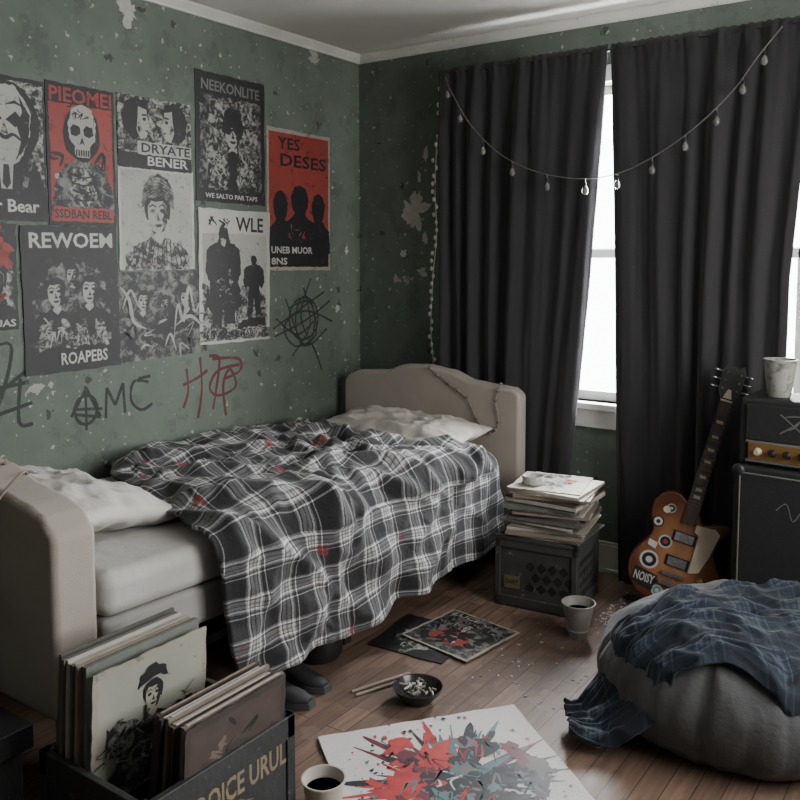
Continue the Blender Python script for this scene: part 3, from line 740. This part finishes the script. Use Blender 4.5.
for i in range(9):
    M=sleeve_board(1.35+i*.0135,-2.560+random.uniform(-.008,.008),.095+random.uniform(-.008,.004),8-.5*i+random.uniform(-.9,.9),1.05)
    b.bb((0,0,-.0045),(.312,.312,.0045),SLD[i%5],M)
    b.bb((.01,.308,-.0025),(.30,.3135,.0025),SL[1] if i%2 else SL[3],M)
b.obj('records_group_2',rc)
a=Art(.328,.328,SLD[0],.003); a.P([(.05,.05),(.95,.05),(.95,.95),(.05,.95)],SLD[1],.003); a.E(.5,.4,.3,.3,SLD[0],rough=.05); a.scrub(.1,.3,.9,.85,20,[SLD[0],SLD[3],PB],.010,.10); a.obj('front_dark_sleeve',rc,M=sleeve_board(1.474,-2.560,.09,4))

b=B(); b.bb((.62,-3.0,0),(1.04,-2.68,.30),CRB); b.bb((.60,-3.02,.28),(1.06,-2.66,.34),BLK); b.bb((1.04,-2.90,.17),(1.055,-2.78,.21),DARK)
b.bb((1.04,-2.97,.05),(1.046,-2.70,.13),BLK)
b.obj('storage_box',bevel=.008)

# milk crate + stack of records
CM=T(1.225,-.64,0)@RZ(7)
mc=empty('milk_crate')
GCR=mat('dark_grey_crate',(.040,.041,.039),.6,var=.35,scale=9,worn=.18,wc=(.15,.15,.14),bump=.15)
b=B(); W,Dp,HH=.355,.340,.305
for z0,z1,o in((0,.045,0),(HH-.05,HH,0)):
    b.bb((-o,-o,z0),(W+o,.014,z1),GCR); b.bb((-o,Dp-.014,z0),(W,Dp,z1),GCR); b.bb((0,0,z0),(.014,Dp,z1),GCR); b.bb((W-.014,0,z0),(W,Dp,z1),GCR)
b.bb((-.006,-.006,HH-.014),(W+.006,.016,HH+.002),GCR); b.bb((W-.016,-.006,HH-.014),(W+.006,Dp+.006,HH+.002),GCR)
b.bb((0,0,0),(W,Dp,.012),GCR); b.bb((.012,.012,HH-.02),(W-.012,Dp-.012,HH-.012),GCR)
for x in(0,W-.022):
    for y in(0,Dp-.022): b.bb((x,y,0),(x+.022,y+.022,HH),GCR)
b.bb((.012,.008,.03),(W-.012,.012,HH-.04),GCR); b.bb((W-.012,.012,.03),(W-.008,Dp-.012,HH-.04),GCR); b.bb((.008,.01,.03),(.012,Dp-.01,HH-.04),GCR); b.bb((.01,Dp-.012,.03),(W-.01,Dp-.008,HH-.04),GCR)
for r in range(3):
    for c_ in range(4):
        cx=.165+c_*.048+(.024 if r%2 else 0)-.01; cz=.095+r*.045; s_=.022
        b.faces([(cx-s_,.0075,cz),(cx,.0075,cz-s_),(cx+s_,.0075,cz),(cx,.0075,cz+s_)],[(0,1,2,3)],BLK)
for r in range(4):
    for c_ in range(6):
        cy=.045+c_*.048; cz=.07+r*.045; s_=.018
        b.faces([(W-.0075,cy-s_,cz),(W-.0075,cy,cz-s_),(W-.0075,cy+s_,cz),(W-.0075,cy,cz+s_)],[(0,1,2,3)],BLK)
b.obj('crate',mc,M=CM,bevel=.003)
a=Art(.07,.055,mat('ochre_label',(.12,.11,.06),.6,worn=.2,wc=(.05,.05,.04)),.001); a.Tx('DAIRY',.1,.35,.9,.7,PB); a.obj('label',mc,M=CM@T(.04,.004,.08)@RX(90))
st=empty('record_stack'); b=B(); z=.3085
random.seed(21)
while z<.505:
    th=random.choice([.004,.006,.009,.012,.015]); 
    b.box((1.405+random.uniform(-.014,.016),-.455+random.uniform(-.014,.014),z+th/2),(.32,.31,th-.0008),random.choice([SL[0],SL[0],SL[3],SL[3],SL[7],SL[1],SL[1],SL[6],SL[2],SL[5],SLD[1]]),rz=rad(7+random.uniform(-8,9))); z+=th
b.obj('sleeves',st)
a=Art(.30,.30,PC,.004); a.scrub(.15,.15,.85,.8,30,[PB,PG,PT,PW,PR],.02,.14); a.Tx('NOISE',.1,.84,.7,.94,PB); a.P([(.3,.3),(.7,.3),(.65,.6),(.35,.6)],PG,.01)
a.obj('top_magazine',st,M=T(1.275,-.62,z)@RZ(12))
GL=mat('clear_jar',(.42,.42,.40),.12,var=.1)
b=B(); b.lathe([(.001,0),(.045,0),(.047,.004),(.047,.030),(.044,.034),(.042,.030),(.042,.008),(.001,.008)],GL,o=(1.335,-.51,z+.007),seg=28); b.obj('glass_ashtray',smooth=40)

CUPM=mat('grey_plastic_cup',(.26,.25,.24),.5,var=.2,scale=30)
COFF=mat('dark_liquid',(.02,.012,.01),.2)
def cup(name,x,y,z,r0,r1,h,m,rim=True,fill=.8):
    b=B(); b.lathe([(.001,0),(r0,0),(r0+.002,.006),(r1,h),(r1+.004,h+.001),(r1+.004,h+.006),(r1-.001,h+.006),(r1-.003,h-.001),(r0-.003,.008),(.001,.008)],m,o=(x,y,z),seg=36)
    rr=r0+(r1-r0)*fill-.004; b.lathe([(.001,0),(rr,0)],COFF,o=(x,y,z+h*fill),seg=36)
    if rim: b.lathe([(r0+(r1-r0)*.25+.001,h*.22),(r0+(r1-r0)*.25+.004,h*.24),(r0+(r1-r0)*.3+.001,h*.28)],m,o=(x,y,z),seg=36)
    return b.obj(name,smooth=40)
cup('plastic_cup',1.65,-.74,0,.032,.062,.135,CUPM)
cup('paper_cup',1.535,-2.13,0,.042,.056,.095,mat('paper_cup_white',(.42,.39,.34),.6,var=.15),fill=.75)

# floor sleeves
a=Art(.33,.33,PC,.004); a.P([(.03,.03),(.97,.03),(.97,.97),(.03,.97)],PG2,.002); a.scrub(.12,.12,.88,.88,40,[PG,GREY,PB,PB,GREY],.012,.12); a.P([(.22,.2),(.30,.46),(.48,.56),(.66,.48),(.78,.2)],PR,.010); a.P([(.35,.2),(.42,.42),(.56,.42),(.62,.2)],PB,.008); a.bust(.5,.66,.085,PB,PC,PB,PB); a.scrub(.30,.22,.70,.48,14,[PR,PB,PC],.006,.06); a.Tx('LUCE',.1,.84,.5,.93,PC)
a.obj('record_sleeve',M=T(1.085,-1.14,.008)@RZ(-8))
a=Art(.32,.32,PB,.004); a.splat(.5,.5,.3,PG,soft=True,spike=.3); a.scrub(.15,.15,.85,.85,16,[PG,PW,PB],.010,.12)
a.obj('record_sleeve',M=T(1.02,-1.27,.001)@RZ(5))
# art canvas
random.seed(9)
a=Art(.656,.84,PWB,.008); a.dz=.000008
cx,cy=.50,.585
NAV=mat('paint_navy',(.020,.023,.030),.5,worn=.14,wc=(.22,.21,.21)); TEA=mat('paint_teal',(.09,.17,.19),.5); BRN=mat('paint_maroon',(.12,.03,.04),.5)
def ray_(a,ang,r0,r1,w,m):
    c,s_=math.cos(ang),math.sin(ang); k=a.w/a.h
    L=[(r0,w),(r0+(r1-r0)*.4,w*random.uniform(.7,1.5)),(r0+(r1-r0)*.7,w*random.uniform(.3,1.0)),(r0+(r1-r0)*.9,w*random.uniform(.15,.7)),(r1,w*.15)]
    side=[(r,ww) for r,ww in L]+[(r,-ww*random.uniform(.6,1.2)) for r,ww in L[::-1]]
    pts=[(cx+c*r-s_*ww,cy+(s_*r+c*ww)*k) for r,ww in side]
    a.P(catmull(pts,3),m)
for k in range(90):
    an=random.uniform(0,6.28); m_=random.choice([NAV,NAV,NAV,NAV,NAV,TEA,BRN]); w_=random.uniform(.010,.030)
    if 1.3<an<3.6: m_=random.choice([PRB,PRB,PRB,PRB,BRN,NAV])
    ray_(a,an,.03,random.uniform(.32,.56),w_,m_)
for k in range(100):
    an=random.uniform(0,6.28); r=random.uniform(.02,.38); ok=1.5<an<3.5 and r>.14
    a.splat(cx+r*math.cos(an),cy+r*math.sin(an)*.8,random.uniform(.018,.055),random.choice([PRB,PRB,BRN]) if ok else random.choice([NAV,NAV,NAV,NAV,NAV,BRN,TEA,GREY]),n=14,spike=.35,soft=True)
a.scrub(cx-.26,cy-.20,cx+.28,cy+.22,60,[PWB,NAV,NAV,NAV,TEA,PRB,GREY],.007,.07)
for k in range(130):
    an=random.uniform(0,6.28); r=random.uniform(.36,.60); a.splat(cx+r*math.cos(an)*.85,cy+r*math.sin(an)*.72,random.uniform(.002,.010),random.choice([PRB,PRB,NAV,NAV,NAV,TEA]),n=8,spike=.25,soft=True)
dirx=Vector((.61,.793,0)); dy_=Vector((-.793,.61,0))
org=Vector((1.29,-1.87,.001))-dy_*.84
a.obj('painted_canvas',M=Matrix.Translation(org)@Matrix(((dirx.x,dy_.x,0,0),(dirx.y,dy_.y,0,0),(0,0,1,0),(0,0,0,1))))

b=B(); b.lathe([(.001,.0),(.045,.0),(.05,.006),(.078,.038),(.084,.052),(.080,.052),(.070,.036),(.045,.012),(.001,.010)],mat('black_ceramic',(.02,.02,.02),.25),o=(1.41,-1.50,0),seg=36)
random.seed(3)
for k in range(40):
    an=random.uniform(0,6.28); r=random.uniform(0,.056); p=Vector((1.41+r*math.cos(an),-1.50+r*math.sin(an),.028+random.uniform(0,.02))); d=Vector((random.uniform(-1,1),random.uniform(-1,1),random.uniform(-.2,.4))).normalized()*random.uniform(.005,.015)
    b.tube([p-d,p+d],.0036,random.choice([PILL,PILL,SL[1],SL[6],SL[2]]),6)
b.obj('ashtray_bowl',smooth=40)
b=B()
for p0,p1 in(((1.20,-1.59),(1.28,-1.38)),((1.225,-1.60),(1.30,-1.42))):
    b.tube([(p0[0],p0[1],.006),(p1[0],p1[1],.006),(p1[0]+.008,p1[1]+.018,.006)],[.005,.005,.0012],SL[1],8)
b.obj('drumsticks',smooth=40)
SH=mat('black_shoe_leather',(.02,.02,.022),.55,var=.3,bump=.2); SOLE=mat('shoe_sole',(.05,.05,.05),.8)
def shoe(name,M):
    b=B(); out=[(-.035,0),(-.042,.05),(-.034,.12),(-.044,.20),(-.040,.26),(-.015,.295),(.02,.29),(.043,.25),(.045,.19),(.034,.12),(.040,.05),(.032,0),(0,-.012)]
    b.extr(out,0,.022,SOLE,M)
    secs=[(0,.105,.030),(.05,.10,.036),(.10,.10,.034),(.15,.075,.038),(.20,.058,.042),(.25,.048,.036),(.285,.035,.018)]
    vs=[];fs=[];n=12
    for y,h,w in secs:
        for k in range(n+1):
            a=math.pi*k/n; vs.append((w*math.cos(a)+(0.004 if y>.15 else 0),y,.02+(h-.02)*math.sin(a)**.7))
    for i in range(len(secs)-1):
        for k in range(n): q=i*(n+1)+k; fs.append((q,q+1,q+n+2,q+n+1))
    fs.append(tuple(range(n+1))); fs.append(tuple((len(secs)-1)*(n+1)+k for k in range(n+1)))
    b.faces(vs,fs,SH,M); b.lathe([(.022,0),(.03,.002),(.026,.008)],SH,M=M@T(0,.045,.098),seg=16)
    for y in(.12,.14,.16): b.box((0,y,.02+.075-(y-.12)*.5),(.035,.005,.006),GREY,M)
    b.obj(name,smooth=50)
shoe('sneaker',T(.87,-1.80,0)@RZ(-78)); shoe('sneaker',T(.84,-1.66,0)@RZ(-84))
b=B(); b.bb((.25,-1.30,0),(.66,-.80,.16),BLK); b.bb((.24,-1.31,.14),(.67,-.79,.17),BLK); b.bb((.66,-1.12,.07),(.665,-.98,.10),GREY); b.obj('underbed_box',bevel=.006)
b=B(); b.lathe([(.001,0),(.080,0),(.092,.02),(.095,.09),(.085,.12),(.001,.125)],BLK,o=(.92,-1.44,0),seg=28); b.obj('black_canister',smooth=40)

# ---------------------------------------------------------------- beanbag + throw
BX,BY=2.31,-.99
prof=[(0,0.0),(.30,0.0),(.37,.03),(.415,.08),(.435,.14),(.425,.20),(.385,.26),(.32,.31),(.24,.345),(.16,.365),(.08,.372),(0,.372)]
pp=catmull(prof,4)
BAG=mat('grey_beanbag_fabric',(.064,.064,.067),.85,var=.2,scale=5,bump=.25,bscale=60,sheen=.12)
def dentf(dx,dy,z): return -.040*math.exp(-((dx-.05)**2+(dy+.02)**2)/.03)*(z>.24)+.045*max(0,(dy*.75+dx*.6)/.43)*max(0,z-.18)/.18
b=B(); seg=160; vs=[];fs=[]; n=len(pp)
for i,(r,z) in enumerate(pp):
    t=i/(n-1)
    for k in range(seg):
        a=2*math.pi*k/seg; ca,sa=math.cos(a),math.sin(a)
        o=.018*N(ca*1.6,sa*1.6,t*2)+.009*(1-abs(N(ca*2.2,sa*2.2,t*4+4))*2.6)+.005*(1-abs(N(ca*9,sa*9,t*4))*2.6)-.016*math.exp(-((((a/(math.pi/3))%1)-.5)/.035)**2)*math.sin(min(1,t)*math.pi)
        o*=min(1,max(r,0)/.2); rr=max(r,0.0)+o*(1 if z>.01 else 0)
        vs.append((BX+rr*ca,BY+rr*sa,max(0,z+dentf(r*ca,r*sa,z)+o*.5*(z>.1))))
for i in range(n-1):
    for k in range(seg):
        k2=(k+1)%seg; fs.append((i*seg+k,i*seg+k2,(i+1)*seg+k2,(i+1)*seg+k))
b.faces(vs,fs,BAG); bmesh.ops.remove_doubles(b.bm,verts=b.bm.verts[:],dist=.0005)
bb_=empty('beanbag_chair'); b.obj('bag',bb_,smooth=180)
up=[(r,z) for r,z in pp if z>=.14]; up.sort()
def bagz(x,y):
    dx,dy=x-BX,y-BY; r=math.hypot(dx,dy)
    if r<.435:
        for (r0,z0),(r1,z1) in zip(up,up[1:]):
            if r0<=r<=r1: z=z0+(z1-z0)*(r-r0)/max(1e-6,r1-r0); break
        else: z=up[0][1] if r<up[0][0] else up[-1][1]
        z+=dentf(dx,dy,z)
    else: z=.2
    if r>.405:
        k=min(1,(r-.405)/.11); k=k**.6; z=(1-k)*min(z,.26)+k*.02
    return z
THR=plaid_mat('navy_flannel',((.006,.010,.019),(.010,.018,.032),(.048,.068,.098)),.17)
vs=[];uvs=[];fs=[]; nu,nv=170,130
ox,oy=1.90,-1.40; ux,uy=.87,.49; vx_,vy_=-.49,.87
for j in range(nv+1):
    for i in range(nu+1):
        u=i/nu; v=j/nv
        L=.95*u; wv=(.17+.30*min(1,u*1.5))*(v-.50)*1.1 + .05*N(u*3,2.2)
        wv+=.05*N(u*6,3.3 if v>.5 else 8.1)*abs(v-.5)*2
        x=ox+ux*L+vx_*wv+.02*N(u*6,v*6,1); y=oy+uy*L+vy_*wv+.02*N(u*6,v*6,5)
        f=.016*(1-abs(N(v*5.5+.6*N(u*3,v*3),u*2.6,3))*2.6)+.014*(1-abs(N(v*4+u*5,u*5,8))*2.6)+.008*(1-abs(N(v*11,u*14,4))*2.6)
        z=bagz(x,y)+.024+max(f,-.010)
        vs.append((x,y,max(z,.006))); uvs.append((L*1.1+.02*N(u*5,v*5),v*.6+.02*N(u*5,v*5,3)))
for j in range(nv):
    for i in range(nu):
        a_=j*(nu+1)+i; fs.append((a_,a_+1,a_+nu+2,a_+nu+1))
b=B(); b.faces(vs,fs,THR,uvs=uvs); b.obj('flannel_shirt_throw',bb_,smooth=180,solid=.006)

# ---------------------------------------------------------------- amplifier
am=empty('guitar_amplifier'); MA=T(2.140,-.455,0)@RZ(-4)
TOL=mat('amp_tolex',(.014,.014,.015),.65,var=.3,bump=.4,bscale=240); GRI=mat('amp_grille',(.016,.016,.017),.9,var=.25,scale=90,bump=.4,bscale=300)
GOLD=mat('brass_panel',(.34,.20,.07),.35,.6)
b=B(); b.bb((0,0,.02),(.62,.27,.70),TOL,MA); b.obj('cabinet',am,bevel=.014,bseg=3)
b=B(); b.bb((.03,-.004,.05),(.59,.01,.67),GRI,MA); b.bb((.024,-.006,.044),(.596,-.001,.05),GREY,MA); b.bb((.024,-.006,.67),(.596,-.001,.676),GREY,MA); b.bb((.024,-.006,.05),(.03,-.001,.67),GREY,MA); b.bb((.59,-.006,.05),(.596,-.001,.67),GREY,MA)
for x in(.02,.60):
    for z_ in(.04,.68): b.ball((x,0.0,z_),.024,DARK,10,(1,.5,1),MA)
for x in(.05,.57):
    for y in(.05,.22): b.lathe([(.02,0),(.02,.022)],BLK,o=(x,y,0),M=MA,seg=12)
b.obj('cabinet_grille',am,bevel=.002)
b=B(); b.bb((.012,.02,.702),(.608,.25,.955),TOL,MA); b.obj('head',am,bevel=.014,bseg=3)
b=B(); b.bb((.04,.012,.80),(.58,.022,.93),GRI,MA); b.bb((.05,.010,.725),(.57,.022,.788),GOLD,MA); b.bb((.04,.012,.716),(.58,.02,.725),GREY,MA); b.bb((.04,.012,.788),(.58,.02,.796),GREY,MA)
for k in range(9):
    x=.085+k*.052; M_=MA@T(x,.010,.757)@RX(90)
    b.lathe([(.015,0),(.015,.006),(.011,.008),(.010,.022),(.001,.023)],BLK if k%4 else CREAM,M=M_,seg=14)
b.tube([(.3,.12,.955),(.3,.12,.975),(.45,.12,.975),(.45,.12,.955)],.009,BLK,8,MA)
b.obj('head_panel',am,bevel=.001)
a=Strokes(.09,.08); a.S([(0,.1),(.5,.5),(1,1)],.005,GREY); a.S([(0,1),(.6,.45),(1,.1)],.005,GREY); a.S([(.2,.9),(.8,.95),(.6,.5),(.3,.3)],.004,GREY); a.Tx('VOLT',1.4,.3,2.6,.6,GREY); a.obj('logo',am,M=MA@T(.16,.0105,.825)@RX(90))
a=Strokes(.12,.10); a.S([(0,.5),(.3,.8),(.5,.2),(.8,.7),(1,.3)],.004,GREY); a.obj('sticker_scrawl',am,M=MA@T(.16,-.005,.50)@RX(90))
cup('disposable_cup',2.275,-.36,.957,.040,.058,.135,grit('printed_paper_cup',(.34,.34,.31),(.12,.12,.11),.56,30),rim=False)

# ---------------------------------------------------------------- guitar
gt=empty('electric_guitar')
BUR,t_,ns,ls,bs=nt('sunburst_top')
co=ns.new('ShaderNodeTexCoord').outputs['Object']
mp=ns.new('ShaderNodeMapping'); mp.inputs['Location'].default_value=(0,-.20,0); ls.new(co,mp.inputs[0])
sc=ns.new('ShaderNodeMapping'); sc.inputs['Scale'].default_value=(5.6,4.4,0); ls.new(mp.outputs[0],sc.inputs[0])
ln=ns.new('ShaderNodeVectorMath'); ln.operation='LENGTH'; ls.new(sc.outputs[0],ln.inputs[0])
gn=tex(t_,'ShaderNodeTexNoise',14,co,6)
r=ns.new('ShaderNodeValToRGB'); ls.new(mathn(t_,'ADD',ln.outputs['Value'],mathn(t_,'MULTIPLY_ADD',gn.outputs['Fac'],.6,-.3)),r.inputs[0]); e=r.color_ramp.elements
e[0].position=.2; e[0].color=(.36,.165,.07,1); e[1].position=.95; e[1].color=(.085,.030,.016,1)
ls.new(r.outputs[0],bs.inputs['Base Color']); bs.inputs['Roughness'].default_value=.28
SIDE=mat('mahogany_side',(.09,.03,.015),.3); ROSE=mat('rosewood',(.05,.03,.02),.5,var=.3,scale=40); CHR=mat('chrome',(.6,.6,.6),.2,.9,var=.05)
out=[(0,0),(.06,.002),(.11,.018),(.15,.052),(.17,.10),(.168,.15),(.145,.20),(.122,.24),(.118,.275),(.130,.315),(.150,.345),(.148,.362),(.125,.368),(.095,.358),(.065,.345),(.045,.352),(.032,.375),(.0,.40),(-.03,.415),(-.06,.432),(-.10,.428),(-.132,.400),(-.145,.36),(-.138,.315),(-.120,.275),(-.122,.24),(-.145,.20),(-.168,.15),(-.17,.10),(-.15,.052),(-.11,.018),(-.06,.002)]
ol=catmull(out+[out[0]],4)[:-1]
MG=T(1.868,-.385,.062)@RZ(16)@RX(90-6)@RZ(-14.5)@Matrix.Scale(1.05,4)
b=B(); b.extr(ol,-.045,0,BUR,None,SIDE); b.obj('body',gt,M=MG,bevel=.005,bseg=3)
b=B()
b.bb((-.022,.36,-.020),(.022,.62,.004),SIDE); b.extr([(-.027,.33),(.027,.33),(.0215,.83),(-.0215,.83)],.000,.010,ROSE)
b.extr([(-.024,.36),(.024,.36),(.020,.84),(-.020,.84)],-.018,0,SIDE)
for k in range(20):
    y=.83-(.83-.20)*(1-2**(-(k+1)/12))
    if y>.34: b.bb((-.024,y-.0008,.010),(.024,y+.0008,.0115),CHR)
for k in(2.5,4.5,6.5,8.5,11.5,14.5,16.5):
    y=.83-.63*(1-2**(-k/12)); b.bb((-.012,y-.006,.010),(.012,y+.006,.0106),CREAM)
b.bb((-.022,.828,.006),(.022,.834,.013),CREAM)
hs=[(-.022,.835),(-.040,.87),(-.042,.95),(-.030,.975),(-.012,.962),(0,.968),(.012,.962),(.030,.975),(.042,.95),(.040,.87),(.022,.835)]
b.extr(hs,-.014,.002,BLK,T(0,.835,0)@RX(-9)@T(0,-.835,0))
for s_ in(-1,1):
    for k in range(3):
        y=.875+k*.032; b.tube([(s_*.040,y,-.018),(s_*.058,y,-.020)],.003,CHR,6); b.ball((s_*.064,y,-.020),.009,CHR,8,(1,.6,.8)); b.tube([(s_*.026,y,-.01),(s_*.026,y,.000)],.004,CHR,8)
b.extr([(-.016,.84),(.016,.84),(.006,.875),(-.006,.875)],.001,.003,CREAM)
for y,h_ in((.275,.0),(.175,.0)):
    b.bb((-.044,y-.021,.0),(.044,y+.021,.004),BLK); b.bb((-.035,y-.017,.003),(.035,y+.017,.010),CHR)
b.bb((-.042,.118,.004),(.042,.130,.015),CHR); b.bb((-.046,.078,.006),(.046,.092,.017),CHR)
for x,y in((.10,.135),(.135,.10),(.085,.075),(.12,.05)): b.lathe([(.012,0),(.011,.012),(.009,.014),(.001,.0145)],mat('amber_knob',(.30,.16,.05),.3),o=(x,y,0),seg=16)
b.extr([(.030,.338),(.10,.345),(.120,.33),(.112,.28),(.105,.235),(.085,.165),(.048,.15),(.048,.30),(.030,.31)],.006,.009,CREAM)
b.lathe([(.014,0),(.014,.003)],CREAM,o=(-.09,.36,0),seg=16)
for k in range(6):
    x=-.0165+.0066*k; b.tube([(x,.085,.017),(x,.125,.016),(x*.8,.832,.0135)],.0007,CHR,5)
b.obj('neck_and_hardware',gt,M=MG,smooth=35)
# stickers: outward-facing decals sitting 1 mm proud of the top
a=Strokes(1,1)
def badge(x,y,r,m1,m2,m3=None):
    a.E(x,y,r,r,m1); a.E(x,y,r*.76,r*.76,m2)
    if m3: a.E(x,y,r*.36,r*.36,m3)
badge(-.10,.150,.036,PWL,BLK,PWL); badge(-.062,.238,.026,PWL,BLK,PR); badge(-.035,.045,.022,PWL,PT,PWL); badge(-.108,.305,.022,BLK,PWL,BLK); badge(-.06,.385,.018,PC,BLK,PC); badge(.03,.045,.018,BLK,PWL)
a.P([(-.15,.045),(-.060,.030),(-.050,.098),(-.144,.112)],BLK)
for dx in(0,): a.Tx('NOISY',-.140,.055,-.064,.092,PWL)
a.obj('stickers',gt,M=MG@T(0,0,.0012))
a=Strokes(1,1)
# Strokes.P clips to the positive quadrant, so left-side decals are built in a shifted frame
a.w=a.h=1
def E2(x,y,r,m): a.E(x+.5,y,r,r,m,n=24)
for (x,y,r,m1,m2,m3) in ((-.10,.150,.036,PWL,BLK,PWL),(-.062,.238,.026,PWL,BLK,PR),(-.040,.045,.022,PWL,PT,PWL),(-.108,.305,.022,BLK,PWL,BLK),(-.075,.370,.018,PC,BLK,PC)):
    E2(x,y,r,m1); E2(x,y,r*.76,m2); E2(x,y,r*.36,m3)
a.P([(.352,.050),(.440,.036),(.448,.100),(.358,.112)],BLK); a.Tx('NOISY',.362,.060,.440,.096,PWL)
a.P([(.378,.205),(.410,.198),(.414,.224),(.380,.230)],PWL)
a.obj('stickers_left',gt,M=MG@T(-.5,0,.0018))
b=B()
b.tube([(1.74,-.455,.010),(1.80,-.395,.04),(1.95,-.355,.04),(2.02,-.43,.010)],.007,BLK,8); b.tube([(1.87,-.37,.04),(1.88,-.27,.010)],.007,BLK,8); b.tube([(1.81,-.39,.04),(1.81,-.425,.045),(1.81,-.44,.065)],.006,BLK,8); b.tube([(1.93,-.36,.04),(1.94,-.41,.045),(1.94,-.42,.065)],.006,BLK,8)
b.obj('stand',gt,smooth=60)

# clutter
random.seed(11); b=B()
k=0
while k<180:
    if k>80: x=random.gauss(1.67,.06); y=random.gauss(-.44,.09)
    else: x=random.uniform(1.45,1.95); y=random.uniform(-1.3,-.2)
    if y>-.2 or (x>1.71 and y>-.50) or math.hypot(x-1.65,y+.74)<.08 or math.hypot(x-BX,y-BY)<.5 or x<1.64 and y>-.66: continue
    k+=1; s_=random.uniform(.002,.006)
    b.box((x,y,.0015),(s_*2,s_,.002),random.choice([PILL,PILL,SL[0],SL[1]]),rz=random.uniform(0,3.1))
b.obj('plaster_flakes')
b=B()
for k in range(7):
    p=[(1.68+.022*math.cos(k*2.1+i)+.008*k*.6,-.26+.02*math.sin(k*1.3+i*1.7),.008+.006*(i%2)) for i in range(5)]
    b.tube(catmull(p,5),.004,BLK,6)
b.obj('tangled_cable',smooth=60)

# ---------------------------------------------------------------- lights & world
w=D.worlds.new('World'); bpy.context.scene.world=w; w.use_nodes=True
t=w.node_tree; bg=t.nodes['Background']
tc=t.nodes.new('ShaderNodeTexCoord'); sx=t.nodes.new('ShaderNodeSeparateXYZ'); t.links.new(tc.outputs['Generated'],sx.inputs[0])
mr=t.nodes.new('ShaderNodeMapRange'); mr.inputs[1].default_value=.1; mr.inputs[2].default_value=.6; mr.inputs[3].default_value=.06; mr.inputs[4].default_value=14
t.links.new(sx.outputs[1],mr.inputs[0]); t.links.new(mr.outputs[0],bg.inputs['Strength']); bg.inputs[0].default_value=(.92,.96,1,1)
def area(name,loc,rot,sx_,sy_,p,c):
    l=D.lights.new(name,'AREA'); l.shape='RECTANGLE'; l.size=sx_; l.size_y=sy_; l.energy=p; l.color=c
    o=D.objects.new(name,l); o.location=loc; o.rotation_euler=rot; COL.objects.link(o); return o
area('side_fill_light',(3.85,-1.25,1.6),(0,rad(90),0),1.4,1.5,84,(1,.98,.95))  # added fill outside the invented window, brightens left wall and bed
area('daylight_back_window',(1.7,.55,1.85),(rad(-90-14),0,0),1.6,1.8,850,(.97,.985,1))
area('fill_behind_camera',(2.2,-4.6,2.4),(rad(35),0,rad(20)),1.2,1.2,3.5,(1,.94,.87))  # added soft fill behind the camera, not an actual room lamp

# ---------------------------------------------------------------- camera
P=rad(4.5); F=858
cam=D.cameras.new('camera'); co=D.objects.new('camera',cam); COL.objects.link(co)
co.location=(2.957,-3.788,1.475); co.rotation_euler=(math.pi/2-P,0,rad(35.3))
cam.lens=F/800*36; cam.sensor_width=36; cam.shift_y=-(400-(258+F*math.tan(P)))/800; cam.clip_start=.02
bpy.context.scene.camera=co
